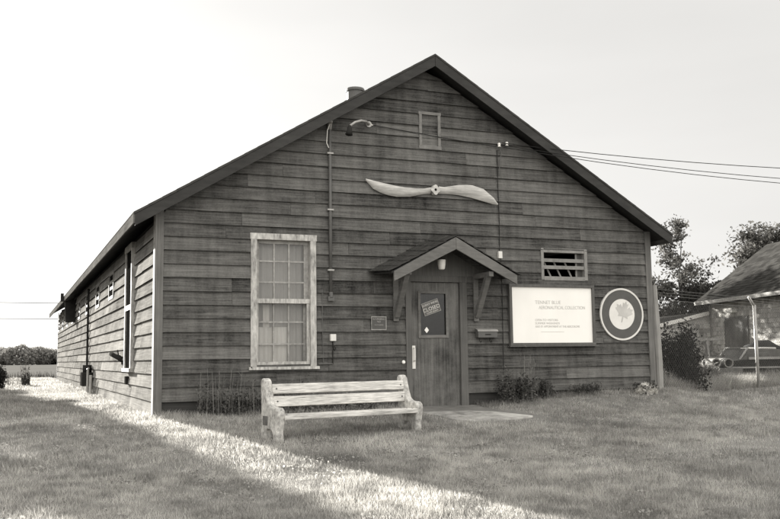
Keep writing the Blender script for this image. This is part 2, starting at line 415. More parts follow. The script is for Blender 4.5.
ch.build('chimney', M['pipe'], roof)

# big front window: casing, storm sash, inner sash with muntins, glass, blinds
def window(parent, to, a, b, z0, z1, cw, cols, rows, mat_c, mat_s, gm, blind=True):
    fr = MB()
    for q in ((a,a+cw,z0+.0,z1-cw),(b-cw,b,z0+.0,z1-cw),(a-.012,b+.012,z1-cw,z1)):
        fr.hexa([to(q[0],.048,q[2]),to(q[1],.048,q[2]),to(q[1],-.10,q[2]),to(q[0],-.10,q[2]),to(q[0],.048,q[3]),to(q[1],.048,q[3]),to(q[1],-.10,q[3]),to(q[0],-.10,q[3])])
    w_ = fr.build('window_frame', mat_c, parent, bevel=.003)
    sl_ = MB(); q = (a-.03,b+.04,z0-.045,z0-.002)
    sl_.hexa([to(q[0],.085,q[2]),to(q[1],.085,q[2]),to(q[1],-.1,q[2]),to(q[0],-.1,q[2]),to(q[0],.08,q[3]),to(q[1],.08,q[3]),to(q[1],-.1,q[3]+.01),to(q[0],-.1,q[3]+.01)])
    sl_.build('sill', mat_c, w_, bevel=.003)
    ia, ib, iz0, iz1 = a+cw, b-cw, z0, z1-cw; mid = iz0+(iz1-iz0)*.515
    st = MB()
    def fbox(x0,x1,d0,d1,y0,y1): st.hexa([to(x0,d1,y0),to(x1,d1,y0),to(x1,d0,y0),to(x0,d0,y0),to(x0,d1,y1),to(x1,d1,y1),to(x1,d0,y1),to(x0,d0,y1)])
    sw = .05
    fbox(ia+.002,ib-.002,-.012,.018,mid-.035,mid+.035); fbox(ia+.002,ib-.002,-.012,.016,iz0+.001,iz0+.075)
    fbox(ia+.002,ia+.03,-.012,.012,iz0+.075,mid-.035); fbox(ib-.05,ib-.002,-.012,.012,iz0+.075,mid-.035)
    st.build('storm_sash', mat_c, w_, bevel=.002)
    st = MB()
    for (y0,y1,d) in ((mid-.03,iz1-.001,-.045),(iz0+.005,mid+.02,-.075)):
        fbox(ia+.003,ib-.003,d-.03,d,y1-sw,y1); fbox(ia+.003,ib-.003,d-.03,d,y0,y0+sw)
        fbox(ia+.003,ia+sw,d-.03,d,y0+sw,y1-sw); fbox(ib-sw-.03,ib-.003,d-.03,d,y0+sw,y1-sw)
        for i in range(1,cols):
            x = ia+sw+(ib-ia-2*sw-.03)*i/cols; fbox(x-.012,x+.012,d-.028,d-.001,y0+sw,y1-sw)
        for i in range(1,rows):
            y = y0+(y1-y0)*i/rows; fbox(ia+sw,ib-sw-.03,d-.026,d-.003,y-.012,y+.012)
    st.build('sash', mat_s, w_)
    gl = MB()
    for (y0,y1,d) in ((mid,iz1-.02,-.062),(iz0+.02,mid-.01,-.092)): gl.add([to(ia+.02,d,y0),to(ib-.03,d,y0),to(ib-.03,d,y1),to(ia+.02,d,y1)],[(0,1,2,3)])
    gl.build('pane', gm, w_, fix=False)
    return w_
wf = window(hall, lambda u,d,z:(u,-d,z), *WIN, .095, 3, 3, M['chip'], M['sash'], M['dusty'])
def drape(x0,x1,y,z0,z1,waves,amp):
    b_ = MB(); n = 60; vs = []; fs = []
    for i in range(n+1):
        x = x0+(x1-x0)*i/n; yy = y+math.sin(i/n*waves*6.28)*amp+random.uniform(-.002,.002)
        vs += [(x,yy,z0),(x,yy,z1)]
    for i in range(n): fs.append((2*i,2*i+2,2*i+3,2*i+1))
    return b_.add(vs,fs,.5)
drape(1.42,2.34,.17,.7,2.65,9,.012).build('blind', M['blind'], wf, fix=False)
drape(1.47,1.985,.13,.72,1.27,5,.012).build('curtain', M['curtain'], wf, fix=False)
drape(1.60,1.70,.128,1.27,1.62,1,.01).build('curtain', M['curtain'], wf, fix=False)

# slatted vents
def vent(parent, to, a, b, z0, z1, broken):
    fr = MB()
    def fbox(x0,x1,d0,d1,y0,y1): fr.hexa([to(x0,d1,y0),to(x1,d1,y0),to(x1,d0,y0),to(x0,d0,y0),to(x0,d1,y1),to(x1,d1,y1),to(x1,d0,y1),to(x0,d0,y1)])
    fbox(a,a+.055,-.08,.045,z0,z1); fbox(b-.06,b,-.08,.045,z0,z1)
    fbox(a+.055,b-.06,-.08,.042,z1-.075,z1-.001); fbox(a+.055,b-.06,-.08,.048,z0-.01,z0+.06)
    v = fr.build('vent_frame', M['vent'], parent, bevel=.003)
    fr = MB(); h = z1-z0
    for t in (.40,.62): fbox(a+.05,b-.055,.0,.03,z0+h*(t-.0)-.03,z0+h*t+.03)
    fr.build('slat', M['vent'], v)
    if not broken:
        fr = MB(); fbox(a+.057,b-.062,-.07,.018,z0+.062,z1-.077); fr.build('opening_shade', M['void'], v)  # black sheet added for the dark inside of the open vent
    if broken:
        fr = MB()
        for x in (.10,.30,.52):
            fr.bar(to(a+x,-.06,z1-.2),to(a+x+.15,-.06,z0+.06),.03,.014,(0,1,0))
        fr.bar(to(b-.19,-.03,z1-.08),to(b-.19,-.03,z0+.06),.03,.02,(0,1,0))
        fr.build('loose_stick', M['vent'], v)
        MB().box(b-.17,b-.06,.055,.075,z0+.06,z1-.08).build('side_panel', M['frame'], v)
    return v
vent(hall, lambda u,d,z:(u,-d,z), *VENT, True)
for y in vents_y: vent(hall, lambda u,d,z:(-d,u,z), y, y+.94, 2.07, 2.65, False)
# tall side window with black fill for the dark inside behind its frame
def leftto(u,d,z): return (-d,u,z)
sw_ = MB()
def lb(x0,x1,d0,d1,y0,y1): sw_.hexa([leftto(x0,d1,y0),leftto(x1,d1,y0),leftto(x1,d0,y0),leftto(x0,d0,y0),leftto(x0,d1,y1),leftto(x1,d1,y1),leftto(x1,d0,y1),leftto(x0,d0,y1)])
a,b,z0,z1 = LW
lb(a,a+.09,-.05,.085,z0,z1-.1); lb(b-.09,b,-.05,.080,z0,z1-.1); lb(a-.01,b+.01,-.05,.09,z1-.1,z1); lb(a-.02,b+.03,-.05,.11,z0-.06,z0)
lb(a+.09,b-.09,-.04,.075,1.66,1.75)
s_ = sw_.build('window_frame', M['chip'], hall, bevel=.003)
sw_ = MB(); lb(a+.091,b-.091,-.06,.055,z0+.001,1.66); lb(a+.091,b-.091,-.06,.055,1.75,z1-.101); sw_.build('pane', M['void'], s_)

# gable hatch
gv = MB(); a,b,z0,z1 = GV
for q in ((a,a+.05,z0+.05,z1-.05),(b-.05,b,z0+.05,z1-.05),(a-.01,b+.01,z1-.05,z1),(a-.01,b+.01,z0-.01,z0+.05)): gv.box(q[0],q[1],-.052,-.0,q[2],q[3])
gh = gv.build('hatch_frame', M['hatch'], hall, bevel=.003)
pn = MB()
for i in range(3):
    h = (z1-z0-.1)/3; pn.box(a+.05,b-.05,-.034+.003*i,0.0,z0+.05+h*i,z0+.05+h*(i+1)-.004)
pn.build('hatch_panel', M['siding'], gh)

# door, casing, threshold
a,b = DOOR[0],DOOR[1]
cs = MB(); cs.box(a,a+.10,-.05,.08,-.09,2.0); cs.box(b-.13,b,-.05,.08,-.09,2.0); cs.box(a-.015,b+.015,-.055,.08,2.0,2.10)
dc = cs.build('door_frame', M['frame'], hall, bevel=.003)
MB().box(a-.02,b+.0,-.10,.08,-.14,-.085).build('threshold', M['frame'], dc, bevel=.004)
dr = MB(); X0,X1 = 4.003,4.867; w0,w1,h0,h1 = 4.14,4.66,1.10,1.84
for q in ((X0,w0,-.08,1.995),(w1,X1,-.08,1.995),(w0,w1,-.08,h0),(w0,w1,h1,1.995)): dr.box(q[0],q[1],-.005,.035,q[2],q[3],.5)
door = dr.build('door', M['door'], hall)
gf = MB()
for q in ((w0-.01,w0+.035,h0-.01,h1+.01),(w1-.035,w1+.01,h0-.01,h1+.01),(w0+.035,w1-.035,h1-.03,h1+.01),(w0+.035,w1-.035,h0-.01,h0+.04)): gf.box(q[0],q[1],-.022,-.003,q[2],q[3],.5)
gf.build('window_frame', M['beam'], door, bevel=.004)
MB().add([(w0,.012,h0),(w1,.012,h0),(w1,.012,h1),(w0,.012,h1)],[(0,1,2,3)]).build('window_pane', M['glass'], door, fix=False)
hp = MB(); hp.box(4.012,4.072,-.016,-.004,.60,.97); hp.build('handle_plate', M['pale'], door, bevel=.004)
hk = MB(); hk.tube([(4.042,-.015,.93),(4.042,-.06,.93),(4.042,-.065,.89),(4.042,-.06,.74),(4.042,-.015,.72)], .011, 8); hk.build('handle', M['pale'], door)

def text(name, s, size, loc, m, parent, rot=(math.pi/2,0,0), thick=.0012, sx=1, align='LEFT'):
    cu = bpy.data.curves.new(name, 'FONT'); cu.body = s; cu.size = size; cu.extrude = thick; cu.align_x = align
    t = bpy.data.objects.new(name, cu); C.objects.link(t)
    me = bpy.data.meshes.new_from_object(t.evaluated_get(bpy.context.evaluated_depsgraph_get()))
    C.objects.unlink(t); bpy.data.objects.remove(t); me.name = name; me.materials.clear(); me.materials.append(m)
    o = bpy.data.objects.new(name, me); C.objects.link(o)
    o.location = loc; o.rotation_euler = rot; o.scale = (sx,1,1)
    if parent: o.parent = parent; o.matrix_parent_inverse = parent_inv(parent)
    return o
# notice and card behind the door glass
nb = thing('closed_notice', (4.37,-.004,1.59), 'tilted closed notice stuck inside the door glass', 'notice')
nb.rotation_euler = (0,-.33,0)
q = MB(); q.box(-.155,.155,.008,.011,-.105,.105); q.v = [(x+4.37-.0,y-.004,z+1.59) for x,y,z in q.v]
def local(mb, root, name, m, **k):
    o = mb.build(name, m, None, **k); o.parent = root; return o
q = MB(); q.box(-.155,.155,.006,.010,-.105,.105); local(q, nb, 'card', M['trim'])
q = MB()
for bb in ((-.155,.155,.095,.105),(-.155,.155,-.105,-.095),(-.155,-.145,-.095,.095),(.145,.155,-.095,.095)): q.box(bb[0],bb[1],.003,.007,bb[2],bb[3])
local(q, nb, 'border', M['sash'])
for s, z, sz in (("SORRY WE'RE",.045,.048),('CLOSED',-.045,.085),('COME AGAIN',-.085,.035)):
    o = text('lettering', s, sz, (0,.004,z), M['rim'], None, align='CENTER'); o.parent = nb
cd = MB(); cd.prism([(4.245,1.22),(4.285,1.27),(4.325,1.22),(4.285,1.17)], -.012, -.008, lambda u,v,d:(u,d+.015,v))
tag(cd.build('diamond_sticker', M['white']), 'small white diamond sticker in the lower corner of the door glass', 'sticker')

# ------------------------------------------------------------------ hood over the door (part of the hall)
hood = MB(); F0=-.62
def quadslab(p, th): hood.hexa([(x,y,z-th) for x,y,z in p]+p)
rows = 7
for side in (-1,1):
    for i in range(rows):
        t0, t1 = i/rows, (i+1)/rows+.04
        fe = (3.42,2.125) if side < 0 else (5.655,2.11); be = (3.31,2.17) if side < 0 else (5.73,2.15)
        def pt(t, front, extra=0):
            if front: return (4.53+(fe[0]-4.53)*t, F0, 2.695+(fe[1]-2.695)*t+extra)
            return (4.47+(be[0]-4.47)*t, -.03, 2.775+(be[1]-2.775)*t+extra)
        e0, e1 = -.004, .012
        p = [pt(t0,1,e0),pt(t1,1,e1),pt(t1,0,e1),pt(t0,0,e0)]
        n_ = 6
        for j in range(n_):
            A = [Vector(p[0]).lerp(Vector(p[3]),j/n_),Vector(p[1]).lerp(Vector(p[2]),j/n_),Vector(p[1]).lerp(Vector(p[2]),(j+1)/n_-.02),Vector(p[0]).lerp(Vector(p[3]),(j+1)/n_-.02)]
            dz = random.uniform(0,.007); A = [a_+Vector((0,0,dz)) for a_ in A]
            hood.hexa([a_-Vector((0,0,.012)) for a_ in A]+A)
hd = hood.build('door_hood', M['shingle'], hall)
dk = MB()
for side in (-1,1):
    fe = (3.44,2.10) if side < 0 else (5.64,2.085); be = (3.35,2.13) if side < 0 else (5.70,2.11)
    p = [(4.53,F0+.02,2.675),(fe[0],F0+.02,fe[1]),(be[0],-.03,be[1]),(4.47,-.03,2.75)]
    dk.hexa([(x,y,z-.03) for x,y,z in p]+p)
dk.build('deck', M['soffit'], hd)
for side in (-1,1):
    x1, zz = (3.46,2.10) if side < 0 else (5.62,2.085)
    fb = MB(); c_ = 4.53+.002*side
    fb.hexa([(c_,F0-.02,2.475),(x1,F0-.02,zz-.15),(x1,F0+.015,zz-.15),(c_,F0+.015,2.475),(c_,F0-.02,2.665),(x1,F0-.02,zz+.0),(x1,F0+.015,zz+.0),(c_,F0+.015,2.665)])
    fb.build('fascia', M['beam'], hd, bevel=.003)
for side, x in ((-1,3.73),(1,5.17)):
    br = MB(); br.bar((x,-.07,1.44),(x,-.50,2.10),.085,.085,(1,0,0)); br.bar((x,-.045,1.36),(x,-.045,2.08),.09,.03,(0,1,0)); br.bar((x,-.03,2.10),(x,-.60,2.10),.08,.08)
    br.build('bracket', M['beam'], hd, bevel=.004)
MB().add([(3.6,-.045,2.10),(5.45,-.045,2.10),(4.52,-.045,2.62)],[(0,1,2)]).build('gable_board', M['frame'], hd, fix=False)

# porch lamp under the hood
pl = thing('porch_lamp', (4.43,-.30,2.28), 'white glass jar lamp hanging under the door hood', 'lamp')
q = MB(); q.tube([(0,0,-.10),(0,0,-.09),(0,0,-.02),(0,0,.05),(0,0,.06)], [.035,.05,.062,.068,.06], 18); local(q, pl, 'globe', M['white'], smooth=True)
q = MB(); q.tube([(0,0,.06),(0,0,.09)], .055, 16); q.tube([(0,0,.09),(0,0,.30)], .012, 8); local(q, pl, 'holder', M['iron'])

# ------------------------------------------------------------------ things on the front wall
sg = thing('sign_board', (6.625,-.03,1.475), 'large white notice board with faded lettering in a dark wood frame', 'sign')
q = MB(); q.box(-.80,.80,-.045,.0,-.475,.47); local(q, sg, 'panel', M['white'])
q = MB()
for bb in ((-.85,.85,.47,.515),(-.85,.85,-.52,-.475),(-.85,-.80,-.475,.47),(.80,.85,-.475,.47)): q.box(bb[0],bb[1],-.075,0.0,bb[2],bb[3])
q.box(-.87,.89,-.09,0,-.54,-.522); local(q, sg, 'frame', M['frame'], bevel=.003)
for s, x, z, sz, sx in (('TENNET BLUE',-.34,.185,.085,.95),('AERONAUTICAL COLLECTION',-.27,.10,.078,.86),('OPEN TO VISITORS',-.35,-.105,.05,1.05),('SUMMER WEEKENDS',-.35,-.16,.05,1.05),('AND BY APPOINTMENT AT THE AERODROME',-.35,-.215,.05,.86)):
    o = text('lettering', s, sz, (x,-.0465,z), M['ink'], None, sx=sx); o.parent = sg
q = MB(); q.box(-.24,.22,-.0475,-.0445,-.292,-.287); local(q, sg, 'underline', M['ink'])

rd = thing('roundel', (8.07,-.03,1.495), 'round painted emblem with pale maple leaf centre, dark ring and white rim', 'emblem')
def disc(r0, r1, d0, d1, n=72):
    q = MB()
    vs = []
    for r_, d in ((r0,d0),(r1,d0),(r1,d1),(r0,d1)):
        for k in range(n): a_ = 2*math.pi*k/n; vs.append((r_*math.cos(a_),d,r_*math.sin(a_)))
    fs = [(j*n+k,j*n+(k+1)%n,((j+1)%4)*n+(k+1)%n,((j+1)%4)*n+k) for j in range(4) for k in range(n)]
    return q.add(vs,fs,.5)
local(disc(.43,.462,0,-.034), rd, 'rim', M['rim']); local(disc(.27,.43,0,-.028), rd, 'ring', M['ring']); local(disc(.001,.27,0,-.031), rd, 'centre', M['pale'])
half = [(0,1),(.12,.74),(.27,.82),(.22,.38),(.45,.62),(.52,.48),(.80,.52),(.72,.28),(.86,.18),(.42,-.18),(.48,-.36),(.06,-.28),(.05,-.75)]
leaf = half+[(-x,z) for x,z in half[::-1][:-1]]
q = MB(); th_ = -.3
pp = [((x*math.cos(th_)-z*math.sin(th_))*.225+.035, (x*math.sin(th_)+z*math.cos(th_))*.225+.02) for x,z in leaf]
q.prism(pp, -.0315, -.0335, lambda u,v,d:(u,d,v), .5); local(q, rd, 'maple_leaf', M['leaf'])

pq = thing('plaque', (3.43,-.03,1.325), 'small dark plaque with a white border beside the door', 'plaque')
q = MB(); q.box(-.13,.13,-.02,0,-.108,.108); local(q, pq, 'panel', M['ring'])
q = MB()
for bb in ((-.13,.13,.097,.108),(-.13,.13,-.108,-.092),(-.13,-.119,-.092,.097),(.119,.13,-.092,.097)): q.box(bb[0],bb[1],-.0235,-.0,bb[2],bb[3])
local(q, pq, 'border', M['sash'])
for s, z, sz in (('WARNING',.052,.044),('NO',.012,.04),('TRESPASSING',-.035,.026)):
    o = text('lettering', s, sz, (0,-.0215,z), M['sash'], None, align='CENTER'); o.parent = pq

mbx = thing('mailbox', (5.335,-.03,1.165), 'grey metal mailbox with paper hooks right of the door', 'mailbox')
q = MB(); q.prism([(0,-.075),(-.10,-.075),(-.10,.03),(-.085,.055),(0,.075)], -.18, .18, lambda u,v,d:(d,u,v)); local(q, mbx, 'body', M['pipe'], bevel=.005)
q = MB(); q.prism([(-.002,.079),(-.088,.059),(-.112,.03),(-.108,.022),(-.102,.034),(-.084,.0565)], -.19, .19, lambda u,v,d:(d,u,v)); local(q, mbx, 'lid', M['zinc'])
q = MB(); q.box(-.05,.05,-.106,-.1,-.03,-.015); local(q, mbx, 'latch', M['iron'])
for x in (-.13,.06):
    q = MB(); q.tube([(x,-.05,-.07),(x,-.05,-.13),(x,-.08,-.15),(x,-.11,-.14),(x,-.115,-.12)], .006, 6); local(q, mbx, 'hook', M['iron'])

# propeller: two blades with a lens section round a drilled hub
pt_ = thing('propeller', (4.43,-.09,3.51), 'bleached wooden aeroplane propeller mounted flat above the door hood', 'propeller')
top_l = [(3.215,3.625),(3.35,3.60),(3.54,3.568),(3.72,3.54),(3.90,3.523),(4.08,3.518),(4.23,3.522),(4.36,3.55)]
bot_l = [(3.225,3.60),(3.35,3.475),(3.47,3.42),(3.60,3.385),(3.76,3.366),(3.99,3.378),(4.22,3.432),(4.36,3.45)]
top_r = [(4.50,3.575),(4.60,3.57),(4.74,3.595),(4.87,3.62),(5.0,3.632),(5.12,3.63),(5.33,3.58),(5.52,3.44),(5.605,3.335)]
bot_r = [(4.50,3.455),(4.60,3.462),(4.74,3.462),(4.87,3.455),(5.0,3.437),(5.12,3.42),(5.33,3.375),(5.52,3.335),(5.59,3.325)]
def blade(top, bot, name):
    q = MB(); K = 8; vs = []; n = len(top)
    for i in range(n):
        a_ = Vector((top[i][0]-4.43,0,top[i][1]-3.51)); b_ = Vector((bot[i][0]-4.43,0,bot[i][1]-3.51))
        th = .004+.024*min(1,(a_-b_).length/.15)
        for side in (1,-1):
            for k in range(K+1):
                t = k/K; p = a_.lerp(b_,t); y = -side*th*math.sin(math.pi*t)**.7 + (t-.5)*.03
                vs.append((p.x,y,p.z))
    fs = []; s = 2*(K+1)
    for i in range(n-1):
        for k in range(K):
            fs.append((i*s+k,i*s+k+1,(i+1)*s+k+1,(i+1)*s+k)); o_ = K+1
            fs.append((i*s+o_+k,(i+1)*s+o_+k,(i+1)*s+o_+k+1,i*s+o_+k+1))
    q.add(vs,fs,.5); return local(q, pt_, name, M['prop'], smooth=True)
blade(top_l, bot_l, 'blade'); blade(top_r, bot_r, 'blade')
q = MB(); n = 40; vs = []
for r_, d in ((.024,-.045),(None,-.045),(None,.045),(.024,.045)):
    for k in range(n):
        a_ = 2*math.pi*k/n
        rr = r_ if r_ else .066+.020*abs(math.cos(2*a_))**2
        vs.append((rr*math.cos(a_),d,rr*math.sin(a_)))
fs = [(j*n+k,j*n+(k+1)%n,((j+1)%4)*n+(k+1)%n,((j+1)%4)*n+k) for j in range(4) for k in range(n)]
q.add(vs,fs,.6); local(q, pt_, 'hub', M['prop'])
q = MB(); q.tube([(0,-.02,0),(0,.08,0)], .0235, 16); local(q, pt_, 'bolt', M['iron'])

# conduit down the wall, with weatherhead
cn = thing('conduit_pipe', (2.63,-.06,1.8), 'grey conduit pipe running down the gable to left of the propeller', 'pipe')
q = MB(); q.tube([(0,0,0),(0,0,1.3),(0,0,2.66)], .025, 10); local(q, cn, 'pipe', M['pipe'], smooth=True)
q = MB(); q.tube([(0,0,2.58),(0,0,2.68),(-.01,-.05,2.72),(-.01,-.09,2.68)], [.03,.04,.038,.03], 10); local(q, cn, 'weatherhead', M['zinc'], smooth=True)
for z in (.35,1.3,2.2):
    q = MB(); q.box(-.05,.05,-.03,.03,z-.012,z+.012); local(q, cn, 'strap', M['zinc'])
q = MB(); q.tube([(0,0,-.0),(0,-.02,-.08)], [.034,.03], 10); q.box(-.05,.05,-.03,.03,-.13,-.06); local(q, cn, 'elbow', M['pipe'])
q = MB(); q.tube([(-.02,-.05,2.66),(-.06,-.06,2.55),(-.07,-.05,2.35),(-.03,-.03,2.28)], .008, 6); local(q, cn, 'cable_loop', M['pale'])

# gooseneck lamp
gn = thing('gooseneck_lamp', (3.25,-.05,4.53), 'curved gooseneck yard lamp with dark bell shade high on the gable', 'lamp')
q = MB(); q.tube([(.05,.0,0),(-.05,-.14,.0),(-.18,-.24,-.02),(-.30,-.30,-.07),(-.40,-.33,-.15)], .02, 10); local(q, gn, 'arm', M['zinc'], smooth=True)
q = MB(); q.tube([(-.40,-.33,-.14),(-.405,-.335,-.18),(-.41,-.34,-.23),(-.42,-.345,-.29)], [.022,.035,.042,.060], 14); local(q, gn, 'shade', M['iron'], smooth=True)
q = MB(); q.tube([(.05,.0,0),(.05,.03,0)], .05, 12); local(q, gn, 'base', M['zinc'])
q = MB(); q.tube([(.05,.01,0),(.12,.0,-.01)],.008,6); local(q, gn, 'lead', M['pale'])

# small boxes and taps
jb = thing('junction_box', (2.66,-.03,1.10), 'small pale switch box with a looped cable by the window', 'junction box')
q = MB(); q.box(-.045,.045,-.06,0,-.05,.055); local(q, jb, 'box', M['pale'], bevel=.006)
q = MB(); q.tube([(0,-.02,-.05),(.0,-.02,-.14),(.03,-.025,-.2),(.05,-.02,-.16),(.02,-.02,-.13),(.0,-.02,-.2),(0,-.01,-.40)], .008, 6); local(q, jb, 'cable', M['iron'])
q = MB(); q.tube([(0,-.01,-.40),(-.23,-.015,-.40)], .012, 6); local(q, jb, 'run', M['pipe'])
q = MB(); q.tube([(-.16,-.008,.75),(-.165,-.008,.2),(-.15,-.008,-.38)], .006, 6); local(q, jb, 'lead', M['pipe'])
pb = thing('small_wall_box', (5.64,-.03,2.48), 'small pale box on the boards above the hood and notice board', 'box')
q = MB(); q.box(-.035,.035,-.05,0,-.06,.06); local(q, pb, 'box', M['pale'], bevel=.005)
q = MB(); q.tube([(0,-.012,.06),(.01,-.012,.6),(0,-.012,1.2),(.0,-.015,1.80)], .007, 6); q.tube([(.02,-.012,-.06),(.03,-.012,-.5),(.02,-.012,-2.0)], .006, 6); local(q, pb, 'cable', M['cable'])
tp = thing('water_tap', (3.95,-.055,.71), 'tiny white round tap low on the boards left of the door', 'tap')
tp.location = (3.84,-.03,.71)
q = MB(); q.tube([(0,0,0),(0,-.03,0)], .014, 10); local(q, tp, 'stem', M['pipe'])
q = MB(); q.tube([(0,-.03,0),(0,-.04,0),(0,-.055,0)], [.02,.03,.018], 12); local(q, tp, 'cap', M['white'])

# service cables on the gable and out to the pole on the right
def sag(a, b, s, n=24):
    a = Vector(a); b = Vector(b); return [a.lerp(b,i/n)-Vector((0,0,s*4*(i/n)*(1-i/n))) for i in range(n+1)]
q = MB(); q.tube([(3.30,-.045,4.53),(3.6,-.05,4.50),(4.1,-.04,4.46),(4.19,-.06,4.45),(4.6,-.06,4.41),(5.2,-.05,4.37),(5.62,-.045,4.34)], .006, 6)
tag(q.build('wall_cable', M['iron']), 'dark cable looping along the gable under the hatch', 'cable')
ins = thing('cable_bracket', (5.66,-.03,4.36), 'white insulator bracket where the overhead cables meet the gable', 'bracket')
for x, z in ((0,0),(.15,.03)):
    q = MB(); q.tube([(x,0,z),(x,-.06,z)], .012, 8); local(q, ins, 'pin', M['iron'])
    q = MB(); q.tube([(x,-.06,z-.03),(x,-.06,z-.01),(x,-.06,z+.01),(x,-.06,z+.035)], [.03,.02,.028,.02], 10); local(q, ins, 'insulator', M['white'])
q = MB(); q.tube([(0,-.04,-.02),(.05,-.05,-.12),(.02,-.04,-.25),(.0,-.03,-.5)], .008, 6); q.tube([(.0,-.06,.0),(.06,-.08,.07),(.13,-.07,.1),(.2,-.08,.06),(.3,-.07,.04)], .006, 6); local(q, ins, 'loop', M['pipe'])
PX, PY = 25.2, -5.9
for (z0_, z1_, s_, r_, lab) in ((4.40,4.95,.72,.0065,'upper overhead cable running from the gable to the right'),(4.36,4.62,.82,.006,'middle overhead cable running from the gable to the right'),(4.33,4.55,.88,.006,'lowest overhead cable running from the gable to the right')):
    q = MB(); q.tube(sag((5.72,-.09,z0_),(PX,PY,z1_),s_), r_, 6)
    tag(q.build('overhead_cable', M['cable']), lab, 'cable', 'overhead cables from the gable')
up_ = MB(); up_.tube([(PX+.2,PY,-.6),(PX+.2,PY,5.8)], [.14,.10], 12)
# far power line on the left, beyond the hall
for z_, lab in ((5.0,'upper thin power line crossing the sky left of the hall'),(3.85,'lower thin power line crossing the sky left of the hall')):
    q = MB(); q.tube(sag((-60,52,z_+.3),(40,62,z_+.4),.3), .022, 5)
    tag(q.build('power_line', M['cable']), lab, 'power line', 'far power lines')

# ------------------------------------------------------------------ things on the side wall
em = thing('electric_meter', (-.03,10.6,.1), 'dark meter cabinet with pipes at the foot of the side wall', 'meter')
q = MB(); q.box(-.26,0,-.15,.45,.08,.42); local(q, em, 'cabinet', M['iron'], bevel=.02)
q = MB(); q.tube([(-.12,.1,.42),(-.12,.1,.60)], .11, 14); local(q, em, 'dial', M['iron'], smooth=True)
q = MB(); q.tube([(-.14,-.35,-.3),(-.14,-.35,.50),(-.1,.0,.52)], .03, 8); local(q, em, 'riser', M['zinc']); q = MB(); q.tube([(-.12,-1.0,-.3),(-.12,-1.0,.36)], .035, 8); local(q, em, 'riser', M['zinc'])
sp_ = MB(); sp_.tube([(-.07,11.9,.45),(-.07,11.9,2.7)], .028, 8)
tag(sp_.build('service_pipe', M['iron']), 'thin dark pipe from the eave down to the meter', 'pipe')
hb = thing('wall_spout', (-.03,4.05,.82), 'dark bent metal spout sticking out beside the tall side window', 'spout')
q = MB(); q.tube([(0,0,-.02),(-.06,.05,.03),(-.12,.15,.06),(-.17,.30,.10)], [.045,.05,.04,.045], 10); local(q, hb, 'arm', M['iron'], smooth=True)
q = MB(); q.box(-.015,.0,-.09,.09,-.10,.05); local(q, hb, 'plate', M['iron'])
q = MB(); q.tube([(-.06,.05,.03),(-.08,.08,.17)], .012, 6); local(q, hb, 'valve', M['iron'])
ob = MB(); ob.box(-.08,-.02,3.05,3.25,.38,.52); tag(ob.build('outlet_box', M['iron'], bevel=.006), 'small black outlet box low below the tall side window', 'box')
ho = thing('exhaust_hood', (-.03,17.5,2.05), 'dark sheet metal hood hanging under the far eave of the side wall', 'hood')
q = MB(); q.hexa([(-.30,0,.0),(0,0,0),(0,.35,0),(-.30,.35,.0),(-.335,0,.66),(0,0,.74),(0,.35,.74),(-.335,.35,.66)]); local(q, ho, 'casing', M['iron'])
q = MB(); q.box(-.46,-.37,.12,.25,.66,.92); local(q, ho, 'bracket', M['iron'])

# ------------------------------------------------------------------ doorstep
sb = MB(); sb.prism([(3.72,-.98),(4.2,-.93),(4.55,-.99),(4.85,-1.22),(5.12,-1.84),(4.8,-1.97),(4.4,-2.02),(3.98,-2.10),(3.84,-1.9),(3.78,-1.5)], -.30, -.075, lambda u,v,d:(u,v,d))
sb.v = [(x,y,z+.06*(y+1.0)+.045) for x,y,z in sb.v]
tag(sb.build('concrete_doorstep', M['slab'], bevel=.01), 'cracked pale concrete slab set in the grass before the door', 'doorstep')
st_ = MB(); st_.box(3.86,5.02,-.62,-.11,-.2,-.10); tag(st_.build('wooden_step', M['frame'], bevel=.006), 'flat dark wooden step lying against the door threshold', 'step')

# ------------------------------------------------------------------ bench
BA = math.atan2(.42,2.04)
bn = thing('park_bench', (1.93,-2.55,-.16), 'weathered slatted bench with mossy concrete ends before the hall', 'bench', rz=BA)
prof = [(.10,-.10),(.10,.02),(.085,.22),(.10,.32),(.105,.46),(.13,.62),(.155,.70),(.20,.725),(.255,.70),(.262,.60),(.245,.46),(.22,.385),(.12,.385)]
# side outline: y to the back, z up (front foot, arm knuckle, sweep up to the back post)
out = [(-.25,-.10),(-.245,.10),(-.27,.22),(-.285,.29),(-.275,.345),(-.235,.375),(-.17,.375),(-.09,.385),(-.03,.42),(.01,.50),(.04,.60),(.065,.68),(.10,.715),(.15,.715),(.175,.68),(.17,.55),(.155,.40),(.16,.20),(.17,-.10),(.06,-.10),(.055,.06),(.03,.11),(-.07,.115),(-.125,.09),(-.145,.03),(-.15,-.10)]
def bench_end(x):
    q = MB(); q.prism(out, x-.052, x+.052, lambda u,v,d:(d,u,v), .5)
    o = local(q, bn, 'end_frame', M['conc'], bevel=.022); o.modifiers['bevel'].segments = 3
    # dark plate on the side, its colour stands for a recess in shade
    q = MB(); s = -1 if x < 0 else 1
    q.box(x+s*.050,x+s*.056,-.02,.10,.16,.27); q2 = local(q, o, 'recess_shade', M['rust']); q2.parent = o
for x in (-1.0,1.0): bench_end(x)
def slat(y, z, d, h, tilt, ln=.96):
    q = MB(); n = 14
    for i in range(1):
        q.box(-ln,ln,-d/2,d/2,-h/2,h/2,random.random())
    o = local(q, bn, 'back_slat' if h > d else 'seat_slat', M['slat'], bevel=.008)
    o.location = (0,y,z); o.rotation_euler = (tilt,0,0)
    for x in (-ln+.05,ln-.05):
        q = MB(); q.tube([(x,-d/2-.004,0),(x,-d/2+.004,0)] if h > d else [(x,0,h/2-.004),(x,0,h/2+.004)], .011, 8); b = q.build('bolt', M['rust']); b.parent = o
    return o
